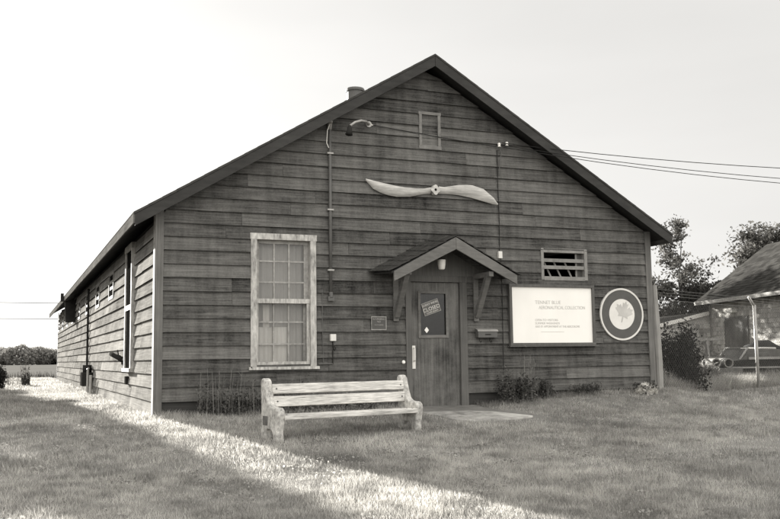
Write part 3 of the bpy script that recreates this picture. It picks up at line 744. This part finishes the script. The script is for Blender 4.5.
slat(.045,.585,.04,.118,-.16); slat(.015,.435,.04,.125,-.16)
slat(-.235,.262,.115,.055,.05); slat(-.11,.262,.115,.05,.05); slat(.015,.258,.11,.05,.05)

# ------------------------------------------------------------------ weathered post and chain link fence on the right
wp = MB(); vs = []
wp.tube([(8.88,.02,-.2),(8.885,.02,.6),(8.875,.03,1.4),(8.85,.03,2.03)], [.08,.075,.07,.062], 10)
tag(wp.build('wooden_post', M['post'], smooth=False), 'grey weathered timber post standing at the hall corner', 'post')
FA = Vector((9.12,.22,0)); FB = Vector((17.6,4.05,0)); FD = (FB-FA).normalized(); FL = (FB-FA).length
fn = thing('chain_link_fence', FA, 'chain link fence with steel posts running right from the hall corner', 'fence')
post_s = (13.13-9.12)/FD.x
for s in (post_s, post_s+3.2, post_s+6.0):
    p = FA+FD*s
    if s > FL+1: continue
    q = MB(); q.tube([(p.x,p.y,-.2),(p.x,p.y,1.83)], .036, 10); q.tube([(p.x,p.y,1.80),(p.x-.20,p.y-.06,2.0)], .028, 8)
    q.build('post', M['zinc'], fn, smooth=True)
q = MB()
for z in (1.78,):
    q.tube([FA+Vector((0,0,z)), FB+Vector((0,0,z))], .006, 6)
for k in range(3):
    q.tube([FA+Vector((-.05*k,0,1.86+.06*k)), FB+Vector((-.06*k,0,1.86+.06*k))], .004, 4)
q.build('strand', M['wire'], fn)
q = MB(); H = 1.75; pitch = .075; s = -H
while s < FL:
    for dr_ in (1,-1):
        a0, b0 = max(s,0), min(s+H,FL)
        if b0 <= a0: continue
        za, zb = (a0-s, b0-s) if dr_ > 0 else (H-(a0-s), H-(b0-s))
        P0 = FA+FD*a0+Vector((0,0,za+.03)); P1 = FA+FD*b0+Vector((0,0,zb+.03)); off = Vector((0,.003*dr_,0))
        q.bar(P0+off,P1+off,.0032)
    s += pitch
q.build('mesh', M['wire'], fn, fix=False)

# ------------------------------------------------------------------ neighbour house
HA = Vector((21.2,12.5,0)); U = Vector((-.26,-.966,0)).normalized(); N = Vector((.966,-.26,0)).normalized()
nh = thing('shingled_house', HA, 'low shingled house with a steep grey roof behind the fence', 'house')
def H3(u,v,z): p = HA+U*u+N*v; return (p.x,p.y,z)
hw = MB(); LN, WD = 11.5, 5.0
nrow = 16
for i in range(nrow):
    z0_ = i*2.5/nrow; z1_ = z0_+2.5/nrow+.012; u = 0
    while u < LN:
        du = random.uniform(.10,.22); a_, b_ = u, min(u+du-.006, LN); t = .022; zz0 = z0_+random.uniform(-.006,.006)
        if not (8.9 < (a_+b_)/2 and 0): 
            hw.hexa([H3(a_,-t,zz0),H3(b_,-t,zz0),H3(b_,.02,zz0),H3(a_,.02,zz0),H3(a_,-.004,z1_),H3(b_,-.004,z1_),H3(b_,.02,z1_),H3(a_,.02,z1_)])
        u += du
hw.hexa([H3(0,.02,-.2),H3(LN,.02,-.2),H3(LN,WD,-.2),H3(0,WD,-.2),H3(0,.02,2.62),H3(LN,.02,2.62),H3(LN,WD,2.62),H3(0,WD,2.62)],.4)
for e in (0.0,LN): hw.add([H3(e,.02,2.6),H3(e,WD,2.6),H3(e,WD/2,4.3)],[(0,1,2)],.4)
hw.build('wall', M['hshingle'], nh)
MB().hexa([H3(-.03,-.035,-.1),H3(.08,-.035,-.1),H3(.08,.03,-.1),H3(-.03,.03,-.1),H3(-.03,-.035,2.5),H3(.08,-.035,2.5),H3(.08,.03,2.5),H3(-.03,.03,2.5)]).build('corner_board', M['vent'], nh)
hr = MB(); RZ, EZ, RV, OV = 4.74, 2.62, 2.5, -.40
nr = 22
for sgn in (1,-1):
    for i in range(nr):
        t0, t1 = i/nr, (i+1)/nr+.02
        v0 = OV+(RV-OV)*t0; v1 = OV+(RV-OV)*min(t1,1); z0_ = EZ+(RZ-EZ)*t0; z1_ = EZ+(RZ-EZ)*min(t1,1)
        if sgn < 0: v0, v1 = 2*RV-v0, 2*RV-v1
        u = -.35
        while u < LN+.35:
            du = random.uniform(.22,.34); e = min(u+du,LN+.35); j = random.uniform(0,.006)
            hr.hexa([H3(u,v0,z0_-.02),H3(e-.004,v0,z0_-.02),H3(e-.004,v1,z1_-.02),H3(u,v1,z1_-.02),H3(u,v0,z0_+.016+j),H3(e-.004,v0,z0_+.016+j),H3(e-.004,v1,z1_+.004),H3(u,v1,z1_+.004)])
            u += du
rfh = hr.build('roof', M['hroof'], nh)
q = MB(); q.hexa([H3(-.36,OV-.03,EZ-.11),H3(LN+.36,OV-.03,EZ-.11),H3(LN+.36,OV-.002,EZ-.11),H3(-.36,OV-.002,EZ-.11),H3(-.36,OV-.03,EZ+.015),H3(LN+.36,OV-.03,EZ+.015),H3(LN+.36,OV-.002,EZ+.015),H3(-.36,OV-.002,EZ+.015)]); q.build('eave_board', M['sash'], rfh)
q = MB(); q.hexa([H3(-.34,OV,EZ-.09),H3(LN+.34,OV,EZ-.09),H3(LN+.34,.0,EZ-.09),H3(-.34,.0,EZ-.09),H3(-.34,OV,EZ-.07),H3(LN+.34,OV,EZ-.07),H3(LN+.34,.0,EZ-.07),H3(-.34,.0,EZ-.07)]); q.build('soffit', M['soffit'], rfh)
def hbox(mb,u0,u1,v0,v1,z0,z1): mb.hexa([H3(u0,v0,z0),H3(u1,v0,z0),H3(u1,v1,z0),H3(u0,v1,z0),H3(u0,v0,z1),H3(u1,v0,z1),H3(u1,v1,z1),H3(u0,v1,z1)])
q = MB(); hbox(q,1.15,2.6,-.05,-.02,0,1.93); hdoor = q.build('door', M['door'], nh)
q = MB()
for b_ in ((1.08,1.15,-.06,0,2.0),(2.6,2.67,-.06,0,2.0),(1.08,2.67,-.062,1.93,2.0)): hbox(q,b_[0],b_[1],b_[2],-.022,b_[3],b_[4])
q.build('door_frame', M['frame'], hdoor)
q = MB(); hbox(q,1.5,1.95,-.2,-.025,2.15,2.25); q.build('lamp', M['pale'], nh)
for u_ in (4.75,8.6):
    q = MB()
    for b_ in ((u_,u_+.07,1.05,2.25),(u_+1.2,u_+1.27,1.05,2.25),(u_,u_+1.27,2.25,2.32),(u_-.05,u_+1.32,.98,1.05),(u_+.61,u_+.66,1.05,2.25),(u_+.07,u_+1.2,1.62,1.67)): hbox(q,b_[0],b_[1],-.06,-.02,b_[2],b_[3])
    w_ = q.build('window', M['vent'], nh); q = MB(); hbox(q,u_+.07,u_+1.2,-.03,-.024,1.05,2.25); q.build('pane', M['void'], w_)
# lean-to
lt = thing('lean_to_shed', HA+U*(-.2), 'low lean-to shed with a sloping white edged roof beside the house', 'shed')
q = MB(); 
q.hexa([H3(-.05,-2.1,-.2),H3(-.05,-.02,-.2),H3(-4.5,-.02,-.2),H3(-4.5,-2.1,-.2),H3(-.05,-2.1,1.72),H3(-.05,-.02,2.2),H3(-4.5,-.02,2.2),H3(-4.5,-2.1,1.72)],.4)
for i in range(12):
    z0_ = .02+i*.15; z1_ = z0_+.16; vmin = -2.1 if z1_ < 1.7 else -2.1+(z1_-1.72)/.23
    v = vmin
    while v < -.05:
        dv = random.uniform(.10,.2); e = min(v+dv-.006,-.03)
        q.hexa([H3(-.012,v,z0_),H3(-.012,e,z0_),H3(-.050,e,z0_),H3(-.050,v,z0_),H3(-.036,v,z1_),H3(-.036,e,z1_),H3(-.050,e,z1_),H3(-.050,v,z1_)]); v += dv
q.build('wall', M['hshingle'], lt)
q = MB(); q.hexa([H3(-.004,-2.4,1.68),H3(-.004,-.06,2.22),H3(-4.7,-.06,2.22),H3(-4.7,-2.4,1.68),H3(-.004,-2.4,1.73),H3(-.004,-.06,2.27),H3(-4.7,-.06,2.27),H3(-4.7,-2.4,1.73)]); lr = q.build('roof', M['hroof'], lt)
q = MB(); q.hexa([H3(.035,-2.42,1.60),H3(.035,-.06,2.15),H3(-.002,-.06,2.15),H3(-.002,-2.42,1.60),H3(.035,-2.42,1.735),H3(.035,-.06,2.285),H3(-.002,-.06,2.285),H3(-.002,-2.42,1.735)]); q.build('eave_board', M['pale'], lr)

# ------------------------------------------------------------------ scrap behind the fence
vh = thing('derelict_vehicle', (15.5,5.1,0), 'rusting open vehicle with a raked windscreen frame behind the fence', 'vehicle', rz=-.25)
q = MB(); q.prism([(-1.25,.25),(-1.2,.52),(-.35,.60),(-.2,.62),(1.5,.62),(1.6,.58),(1.6,.25)], -.62, .62, lambda u,v,d:(u,d,v)); local(q, vh, 'body', M['iron'], bevel=.03)
q = MB(); q.prism([(-1.22,.53),(-.3,.61),(-.05,.78),(.5,.80),(.55,.63)], -.58, .58, lambda u,v,d:(u,d,v)); local(q, vh, 'bonnet', M['rust'], bevel=.02)
q = MB()
for y in (-.56,.56): q.bar((-.30,y,.62),(-.06,y,.92),.04,.03)
q.bar((-.06,-.56,.92),(-.06,.56,.92),.03,.03); local(q, vh, 'windscreen_frame', M['zinc'])
q = MB(); q.prism([(-.27,.62),(-.05,.90),(.95,.86),(1.0,.62)], -.54, .54, lambda u,v,d:(u,d,v)); local(q, vh, 'tonneau_cover', M['rust'], bevel=.02)
q = MB(); q.prism([(.25,.89),(.75,.872),(.75,.915),(.4,.925)], -.5, .5, lambda u,v,d:(u,d,v)); local(q, vh, 'seat_back', M['pale'], bevel=.02)
q = MB(); q.box(-.1,1.55,-.66,-.62,.62,.68); q.box(-1.2,1.6,-.66,-.62,.40,.44); local(q, vh, 'trim', M['zinc'])
for x in (-.8,1.1):
    for y in (-.6,.6):
        q = MB(); q.tube([(x,y-.09,.27),(x,y-.07,.27),(x,y+.07,.27),(x,y+.09,.27)], [.24,.29,.29,.24], 20); wq = local(q, vh, 'wheel', M['rubber'], smooth=False)
        q = MB(); q.tube([(x,y-.1,.27),(x,y+.1,.27)], .14, 14); o = q.build('rim', M['rust']); o.parent = wq
tb = thing('tarp_bundle', (16.6,5.4,0), 'black canvas bundle heaped on crates behind the fence post', 'bundle')
q = MB(); n = 14
vs = []; fs = []
for i in range(9):
    t = i/8
    for k in range(n):
        a_ = 2*math.pi*k/n; rr = (.62*(1-t**3*.75))*(1+.12*math.sin(3*a_+i)+random.uniform(-.05,.05)); vs.append((rr*1.15*math.cos(a_),rr*.8*math.sin(a_),.55+.55*t+random.uniform(-.02,.02)))
for i in range(8):
    for k in range(n): fs.append((i*n+k,i*n+(k+1)%n,(i+1)*n+(k+1)%n,(i+1)*n+k))
fs.append(tuple(8*n+k for k in range(n))); q.add(vs,fs,.5); local(q, tb, 'canvas', M['rubber'], smooth=True)
q = MB(); q.box(-.6,.6,-.45,.45,-.05,.55); local(q, tb, 'crate', M['rust'], bevel=.01)
for i, (x, y, lab) in enumerate(((13.5,3.9,'left one of two short concrete pipes lying beside the derelict vehicle'),(13.78,3.8,'right one of two short concrete pipes lying beside the derelict vehicle'))):
    q = MB(); n = 24; vs = []
    for r_, d in ((.085,-.35),(.112,-.35),(.112,.35),(.085,.35)):
        for k in range(n): a_ = 2*math.pi*k/n; vs.append((r_*math.cos(a_),d,r_*math.sin(a_)+.555))
    fs = [(j*n+k,j*n+(k+1)%n,((j+1)%4)*n+(k+1)%n,((j+1)%4)*n+k) for j in range(4) for k in range(n)]
    q.add(vs,fs,.5); o = q.build('concrete_pipe', M['vent']); o.location = (x,y,.0); o.rotation_euler = (0,0,-.35); tag(o, lab, 'pipe', 'concrete pipes behind the fence')
pk = MB(); pk.box(-.5,.5,-.4,.4,-.05,.44); o = pk.build('pallet_crate', M['rust'], bevel=.01); o.location = (13.62,3.9,0); o.rotation_euler = (0,0,-.3); tag(o, 'low rusty crate carrying the two concrete pipes', 'crate')
rk = thing('rusty_frame', (13.8,4.85,0), 'rusty trestle frame standing in weeds near the lean-to', 'trestle')
for x in (-.45,.45):
    q = MB(); q.bar((x-.15,-.3,0),(x,0,1.12),.05); q.bar((x+.15,.3,0),(x,0,1.12),.05); q.bar((x-.07,-.15,.55),(x+.07,.15,.55),.04); local(q, rk, 'leg_pair', M['vent'])
q = MB(); q.bar((-.8,0,1.14),(.85,0,1.14),.07); local(q, rk, 'top_beam', M['vent'])
q = MB(); q.bar((-.45,0,.72),(.9,.05,.66),.05); local(q, rk, 'rail', M['vent'])
for i, (a_, b_, lab) in enumerate((((12.7,3.6,.90),(13.15,3.4,.52),'pale plank leaning down over the scrap behind the fence'),((12.55,3.15,.28),(14.3,2.9,.25),'long grey plank lying low in front of the derelict vehicle'),((12.75,2.95,.17),(13.6,2.75,.18),'short bleached plank lying lowest in the weeds behind the fence'))):
    q = MB(); q.bar(a_,b_,.10,.04); tag(q.build('plank', M['vent']), lab, 'plank', 'planks behind the fence')

# ------------------------------------------------------------------ trees and plants
def tree(name, x, y, h, spread, label, cat='tree', n=9000, leaf=.11, base=.25, m='lf', limbs=10, rise=.9, group=None, clump=.55, seed=0, trunk_r=.12, shape=None):
    rg = np.random.default_rng(seed+100); rd_ = random.Random(seed)
    z0_ = float(zg(x,y)); t = thing(name, (x,y,z0_), label, cat, group)
    tm = MB(); lead = [(0,0,-.2)]
    k = 6
    for i in range(1,k+1): lead.append((rd_.uniform(-.05,.05)*h*.4*i/k, rd_.uniform(-.05,.05)*h*.4*i/k, h*.93*i/k))
    tm.tube(lead, [trunk_r*(1-.88*i/k) for i in range(k+1)], 8)
    tips = [(Vector(lead[-1]),1.0),(Vector(lead[-2]),.8)]
    for i in range(limbs):
        f_ = base+(.95-base)*(i+.5)/limbs; zz = h*f_*.93; j = min(int(f_*k),k-1); p0 = Vector(lead[j]).lerp(Vector(lead[j+1]), f_*k-j)
        a_ = rd_.uniform(0,6.28); ln = spread*(1.15-.75*abs(f_-.5)*1.3)*rd_.uniform(.55,1.15)
        p2 = p0+Vector((math.cos(a_)*ln, math.sin(a_)*ln, ln*rise*rd_.uniform(.4,1.2))); p1 = p0.lerp(p2,.5)+Vector((0,0,-.06*ln))
        tm.tube([p0,p1,p2], [trunk_r*.4*(1.1-f_),trunk_r*.25*(1.1-f_),.008], 5)
        tips.append((p2,.75)); tips.append((p1,.7)); tips.append((p0.lerp(p2,.75),.8))
        for q_ in range(3):
            e = p0.lerp(p2,rd_.uniform(.4,1)); a2 = rd_.uniform(0,6.28); l2 = ln*.45
            e2 = e+Vector((math.cos(a2)*l2,math.sin(a2)*l2,l2*rise*rd_.uniform(.2,1))); tm.tube([e,e2],[.02,.006],4); tips.append((e2,.6))
    tm.build('trunk', M['bark'], None).parent = t
    w_ = np.array([s for _,s in tips]); c_ = np.array([tuple(p) for p,_ in tips]); pick = rg.choice(len(tips), n, p=w_/w_.sum())
    cl = clump*spread*.5; off = rg.normal(size=(n,3))*cl*np.array([1,1,.8])*(rg.uniform(.25,1,n)[:,None])
    pts = c_[pick]+off; tone = np.clip(.45+.22*rg.normal(size=len(tips))[pick]+.2*rg.normal(size=n),0,1)
    if shape is not None:
        ok = shape(pts[:,0]+x, pts[:,1]+y, pts[:,2]+z0_); pts = pts[ok]; tone = tone[ok]
    v, f_, tn = leaves(pts, np.full(len(pts),leaf), tone)
    o = npmesh('crown', v, f_, tn, M[m]); o.parent = t
    return t
def shadow_trim(X_, Y_, Z_):
    # crowns cut so their shadow keeps the lit strip clear, with dapple gaps
    t_ = (Z_+.2)/.215; gx_ = X_+.23*t_; gy_ = Y_-t_
    lim = np.where(gy_ < -1.2, -.20+(-1.2-gy_)*.088, -.20+np.clip(gy_+1.2,0,9)*-.03)
    gap = (vnoise(gx_*1.1+5,gy_*.9+2,78)*.6+vnoise(gx_*3.1,gy_*2.2,79)*.4 > .60) & (gx_ < -.7)
    return ~gap & (gx_ < lim-.10*rng.random(len(X_))-.30*vnoise(gy_*1.7,gx_*0,77))
tree('slender_tree', 28.4, 22.6, 7.0, 1.15, 'slender tree with open upright branches just right of the hall roof', n=3900, leaf=.085, limbs=16, rise=1.3, base=.3, clump=.42, seed=5, trunk_r=.11)
for i,(x,y,h,s,lab) in enumerate(((27.6,23.6,4.6,1.7,'bushy tree right behind the wooden post'),(29.0,22.6,4.1,1.7,'round dark bushy tree under the slender tree'),(30.6,22.2,3.5,1.6,'broad dark bushy tree showing left of the house eave'))):
    tree('bushy_tree', x, y, h, s, lab, n=5600, leaf=.11, limbs=12, base=.12, rise=.5, m='lfd' if i else 'lf', seed=20+i, group='bushy trees behind the lean-to')
tree('broad_tree', 44.0, 32.4, 9.2, 2.0, 'leafy tree rising behind the ridge of the shingled house', n=9000, leaf=.13, limbs=12, seed=31, trunk_r=.2, base=.4)
for i,(x,y,h,s,lab) in enumerate(((-4.2,12.6,3.1,1.05,'small tree left of the lawn nearest the hall corner'),(-4.6,17.2,3.2,1.1,'small tree left of the lawn by the middle of the side wall'),(-5.4,22.5,3.3,1.1,'small tree left of the lawn by the far end of the hall'))):
    tree('small_tree', x, y, h, s, lab, n=6500, leaf=.09, limbs=11, base=.2, seed=61+i, trunk_r=.06, rise=.6, shape=shadow_trim, group='small trees along the left of the lawn')
for i,(x,y,h,s,lab) in enumerate(((13.8,21.5,4.6,1.9,'unseen added tree shading the yard from behind the right side of the hall'),(10.9,21.8,5.2,1.8,'unseen added tree shading the yard from beside the right wall of the hall'),(17.7,22.5,6.2,2.1,'unseen added tree shading the house wall from between hall and lean-to'))):  # unseen trees added to keep the sun off the yard and house
    tree('bushy_tree', x, y, h, s, lab, n=7000, leaf=.12, limbs=12, base=.12, rise=.5, seed=81+i, group='bushy trees behind the lean-to')
# trees beyond the left edge: they throw the dappled shade on the lawn
for i,(x,y,h,s,n_,lab) in enumerate(((-7.9,22,7.6,1.75,15000,'tall dense tree left of the hall nearest its side wall'),(-10.6,21.5,9.0,2.3,15000,'tall dense tree in the middle of the row left of the lawn'),(-14.2,22.5,9.4,2.6,11000,'tall dense tree farthest left of the lawn'))):
    tree('shade_tree', x, y, h, s, lab, n=n_, leaf=.19, limbs=22, base=.12, rise=.5, clump=.62, seed=41+i, trunk_r=.2, shape=shadow_trim, group='shade trees left of the lawn')

def bush(name, x, y, rx, ry, h, label, n, leaf, m, cat='bush', group=None, z=None, flowers=0):
    z0_ = float(zg(x,y)) if z is None else z; t = thing(name, (x,y,z0_), label, cat, group)
    q = MB()
    for k in range(9):
        a_ = random.uniform(0,6.28); r_ = random.uniform(.3,.9)
        q.tube([(0,0,-.05),(rx*r_*.4*math.cos(a_),ry*r_*.4*math.sin(a_),h*.5),(rx*r_*math.cos(a_),ry*r_*math.sin(a_),h*random.uniform(.7,1.05))],[.014,.009,.003],5)
    local(q, t, 'stems', M['bark'])
    nc = 16; c_ = rng.uniform(-1,1,(nc,3))*np.array([rx*.75,ry*.75,h*.36])+np.array([0,0,h*.48])
    pk_ = rng.integers(0,nc,n); pts = c_[pk_]+rng.normal(size=(n,3))*np.array([rx,ry,h*.8])*.20
    pts[:,2] = np.abs(pts[:,2]); tone = np.clip(.45+.2*rng.normal(size=nc)[pk_]+.2*rng.normal(size=n),0,1)
    v, f_, tn = leaves(pts, np.full(n,leaf), tone); npmesh('foliage', v, f_, tn, M[m]).parent = t
    if flowers:
        pp_ = rng.normal(size=(flowers,3)); pp_ /= np.linalg.norm(pp_,axis=1)[:,None]; pp_[:,2] = np.abs(pp_[:,2]); pp_ *= np.array([rx*.9,ry*.9,h*.8])
        pts = np.repeat(pp_,7,0)+rng.normal(size=(flowers*7,3))*.016
        v, f_, tn = leaves(pts, np.full(len(pts),.032), rng.uniform(.2,1,len(pts)), aspect=.7); npmesh('blossom', v, f_, tn, M['petal']).parent = t
    return t
bush('dark_bush', 10.3, 1.3, .56, .42, 1.22, 'dark dense bush behind the fence beside the wooden post', 5200, .036, 'lfd')
bush('scrub_bush', 11.85, 2.3, .55, .4, .55, 'pale leafy scrub in front of the scrap planks', 4200, .042, 'lfp')
bush('leafy_bush', 14.6, 5.7, .7, .5, .95, 'tangled scrub bush below the rusty trestle', 3000, .045, 'lfp')
bush('flower_clump', 8.22, -.46, .20, .15, .19, 'low clump of white flowers at the hall corner', 900, .020, 'lf', 'flowers', flowers=170)
bush('wall_shrub', 5.75, -.26, .34, .17, .52, 'leafy dark shrub against the wall below the notice board', 1700, .024, 'lf')
bush('small_plant', 6.35, -.25, .16, .12, .30, 'small low plant right of the wall shrub', 700, .020, 'lf')
bush('ground_plant', 7.1, -.28, .30, .12, .16, 'low ground plant between the shrub and the flower clump', 900, .020, 'lf')
bush('field_bush', -2.45, 15.6, .42, .4, .72, 'dark bush at the left edge of the lawn', 2800, .045, 'lfd')
def stalks(name, x, y, rx, ry, h, n, label, m='weed', leafn=600, leaf=.02, lm='lf', cat='weeds'):
    t = thing(name, (x,y,float(zg(x,y))), label, cat); q = MB()
    for k in range(n):
        px, py = random.uniform(-rx,rx), random.uniform(-ry,ry); hh = h*random.uniform(.5,1.1); lx, ly = random.uniform(-.1,.1)*hh, random.uniform(-.08,.08)*hh
        q.tube([(px,py,-.03),(px+lx*.4,py+ly*.4,hh*.55),(px+lx,py+ly,hh)],[.005,.004,.0015],4)
        if random.random() < .5:
            for j in range(4):
                zz = hh*random.uniform(.5,.95); q.tube([(px+lx*.7,py+ly*.7,zz),(px+lx*.7+random.uniform(-.06,.06),py+ly*.7-random.uniform(0,.04),zz+.06)],[.003,.001],3)
    local(q, t, 'stalks', M[m])
    pts = np.stack([rng.uniform(-rx*1.1,rx*1.1,leafn),rng.uniform(-ry,ry,leafn),np.abs(rng.normal(size=leafn))*h*.30],1)
    v, f_, tn = leaves(pts, np.full(leafn,leaf), rng.uniform(0,1,leafn)); npmesh('foliage', v, f_, tn, M[lm]).parent = t
    return t
stalks('tall_weeds', .98, -.22, .40, .10, .62, 34, 'tall dry weed stalks under the wall left of the bench', leafn=1500)
stalks('window_weeds', 1.75, -.20, .45, .08, .50, 22, 'dark weeds below the window sill behind the bench', leafn=1400)
stalks('bench_weeds', 2.75, -.25, .50, .12, .34, 12, 'leafy weeds at the wall behind the right half of the bench', leafn=1300, leaf=.03, lm='lfp')
stalks('shrub_stalks', 5.98, -.30, .14, .06, .80, 16, 'pale tall flower stalks growing out of the wall shrub', leafn=300, leaf=.025, lm='lfp')
stalks('field_weed', -1.45, 19.3, .12, .12, .85, 16, 'single tall weed standing in the grass left of the hall', leafn=500, leaf=.04)
stalks('dry_weeds', -2.0, 20.2, .5, .3, .50, 30, 'thin dry weeds beside the tall weed at left', leafn=300, leaf=.03, lm='lfp')

# far wood behind the fields
P_ = []; T_ = []
for k in range(62):
    cx = -95+k*3.7+rng.uniform(-1.5,1.5); rr = rng.uniform(3.2,6.2); hh = rng.uniform(3.9,6.0)*(.72+.5*vnoise(np.array([cx*.06]),np.array([.5]),5)[0]); cy = 290+rng.uniform(-5,8); nn = 1500
    d = rng.normal(size=(nn,3)); d /= np.linalg.norm(d,axis=1)[:,None]; d *= rng.uniform(.75,1.05,nn)[:,None]
    lob = 1+.16*np.sin(d[:,0]*7+k)*np.sin(d[:,2]*6+2*k)
    P_.append(np.stack([cx+d[:,0]*rr*lob, cy+d[:,1]*rr, hh*.5+d[:,2]*hh*.52*lob],1)); T_.append(np.clip(rng.uniform(.2,.75)+.16*rng.normal(size=nn),0,1))
P_ = np.concatenate(P_); T_ = np.concatenate(T_); ok = P_[:,2] > 0; P_ = P_[ok]; T_ = T_[ok]
v, f_, tn = leaves(P_, np.full(len(P_),.42), T_, aspect=.8)
M['hazeleaf'] = leafmat('hazed foliage', .12, .30, .3)  # leaf colour raised to stand for distance haze
tag(npmesh('far_wood', v, f_, tn, M['hazeleaf']), 'long low wood along the far edge of the fields at left', 'wood', kind='stuff')
# ditch growth between lawn and field
n = 9000; xx = rng.uniform(-60,20,n); yy = 36.5+rng.normal(size=n)*.35; v, f_, tn = blades(np.stack([xx,yy,zg(xx,yy)],1), rng.uniform(.12,.4,n), np.full(n,.05), rng.uniform(0,.5,n))
tag(npmesh('ditch_grass', v, f_, tn, M['lf']), 'dark strip of rough grass along the edge of the field', 'grass', kind='stuff')

# ------------------------------------------------------------------ grass
M['grass'] = leafmat('lawn grass', .17, .64, .4)
def lawn_pts(n, x0, x1, y0, y1): return rng.uniform(x0,x1,n), rng.uniform(y0,y1,n)
X=[];Y=[];Hh=[];Ww=[]
for (n,x0,x1,y0,y1,h,wd) in ((210000,-3.4,4.6,-9.2,-4.5,.062,.0062),(150000,-4.5,9.5,-4.5,-.02,.07,.0075),(60000,4.6,13,-8,-3,.065,.008),(60000,9,19,-3,5,.08,.011),(60000,-5.5,-.05,-.02,14,.07,.011),(40000,-9,-.05,14,37,.10,.022),(26000,13,24,4,14,.18,.02)):
    x,y = lawn_pts(n,x0,x1,y0,y1); X.append(x);Y.append(y);Hh.append(np.full(n,h));Ww.append(np.full(n,wd))
X=np.concatenate(X);Y=np.concatenate(Y);Hh=np.concatenate(Hh);Ww=np.concatenate(Ww)
keep = ~((X>-.0)&(X<W)&(Y>0)) & ~((X>3.75)&(X<5.3)&(Y>-2.05)&(Y<-.95)) & ~((X>3.8)&(X<5.1)&(Y>-1)&(Y<0))
wear = np.exp(-(((X-4.5)/1.3)**2+((Y+1.7)/.9)**2))*.55+np.exp(-(((X-1.9)/.95)**2+((Y+2.95)/.35)**2))*.5+np.clip(vnoise(X*.55+3,Y*.55,41)-.68,0,1)*1.6
keep &= rng.random(len(X)) > wear
X,Y,Hh,Ww = X[keep],Y[keep],Hh[keep],Ww[keep]
pn_ = vnoise(X*1.1,Y*1.1,21)*.5+vnoise(X*3.7,Y*3.7,22)*.5
Hh = Hh*.78*(.45+1.0*pn_)*rng.uniform(.5,1.25,len(X))
tuft = np.clip(vnoise(X*2.3+9,Y*2.3,27)-.66,0,1)*3.2; Hh = Hh*(1+tuft*.7)
rough = (np.abs(Y)<.5)&(X>0)&(X<9); Hh[rough] *= 1.7
tone = np.clip(.30+.55*(vnoise(X*.9,Y*.9,23)-.38)+.55*(vnoise(X*5,Y*5,24)-.5)+.40*(vnoise(X*11,Y*11,25)-.5)+.20*rng.normal(size=len(X)),0,1)
v,f_,tn = blades(np.stack([X,Y,zg(X,Y)-.008],1), Hh, Ww, tone, .9)
tag(npmesh('lawn_grass', v, f_, tn, M['grass']), 'short rough mown grass of the lawn round the hall', 'grass', kind='stuff')
cx = rng.uniform(-3,10,260); cy = rng.uniform(-8.6,-.6,260); k = np.repeat(np.arange(260),46)
cy = np.where((cx>3.3)&(cx<5.4)&(cy>-2.4), cy-2.6, cy); px = cx[k]+rng.normal(size=len(k))*.09; py = cy[k]+rng.normal(size=len(k))*.09
v,f_,tn = leaves(np.stack([px,py,zg(px,py)+rng.uniform(.012,.05,len(k))],1), np.full(len(k),.013), np.clip(rng.uniform(0,.7,260)[k]+.15*rng.normal(size=len(k)),0,1), aspect=.75, flat=.7)
M['clover'] = leafmat('clover leaf', .2, .5, .4)
tag(npmesh('lawn_clover', v, f_, tn, M['clover']), 'small patches of clover and broad weeds in the lawn', 'clover', kind='stuff')
# tall pale grass along the fence foot
n = 26000; s = rng.uniform(-.0,FL,n); t = np.abs(rng.normal(size=n))*.7+.05
xx = FA.x+FD.x*s-FD.y*t*-1*-1; yy = FA.y+FD.y*s+FD.x*t
xx = FA.x+FD.x*s-FD.y*t
hh = (.16+.28*vnoise(s*.9,t,31))*rng.uniform(.5,1.2,n)
v,f_,tn = blades(np.stack([xx,yy,zg(xx,yy)],1), hh, np.full(n,.011), np.clip(.5+.25*rng.normal(size=n),0,1), .6)
M['tallgrass'] = leafmat('dry tall grass', .24, .62, .35)
tag(npmesh('tall_grass', v, f_, tn, M['tallgrass']), 'uncut pale grass along the foot of the chain link fence', 'grass', kind='stuff')
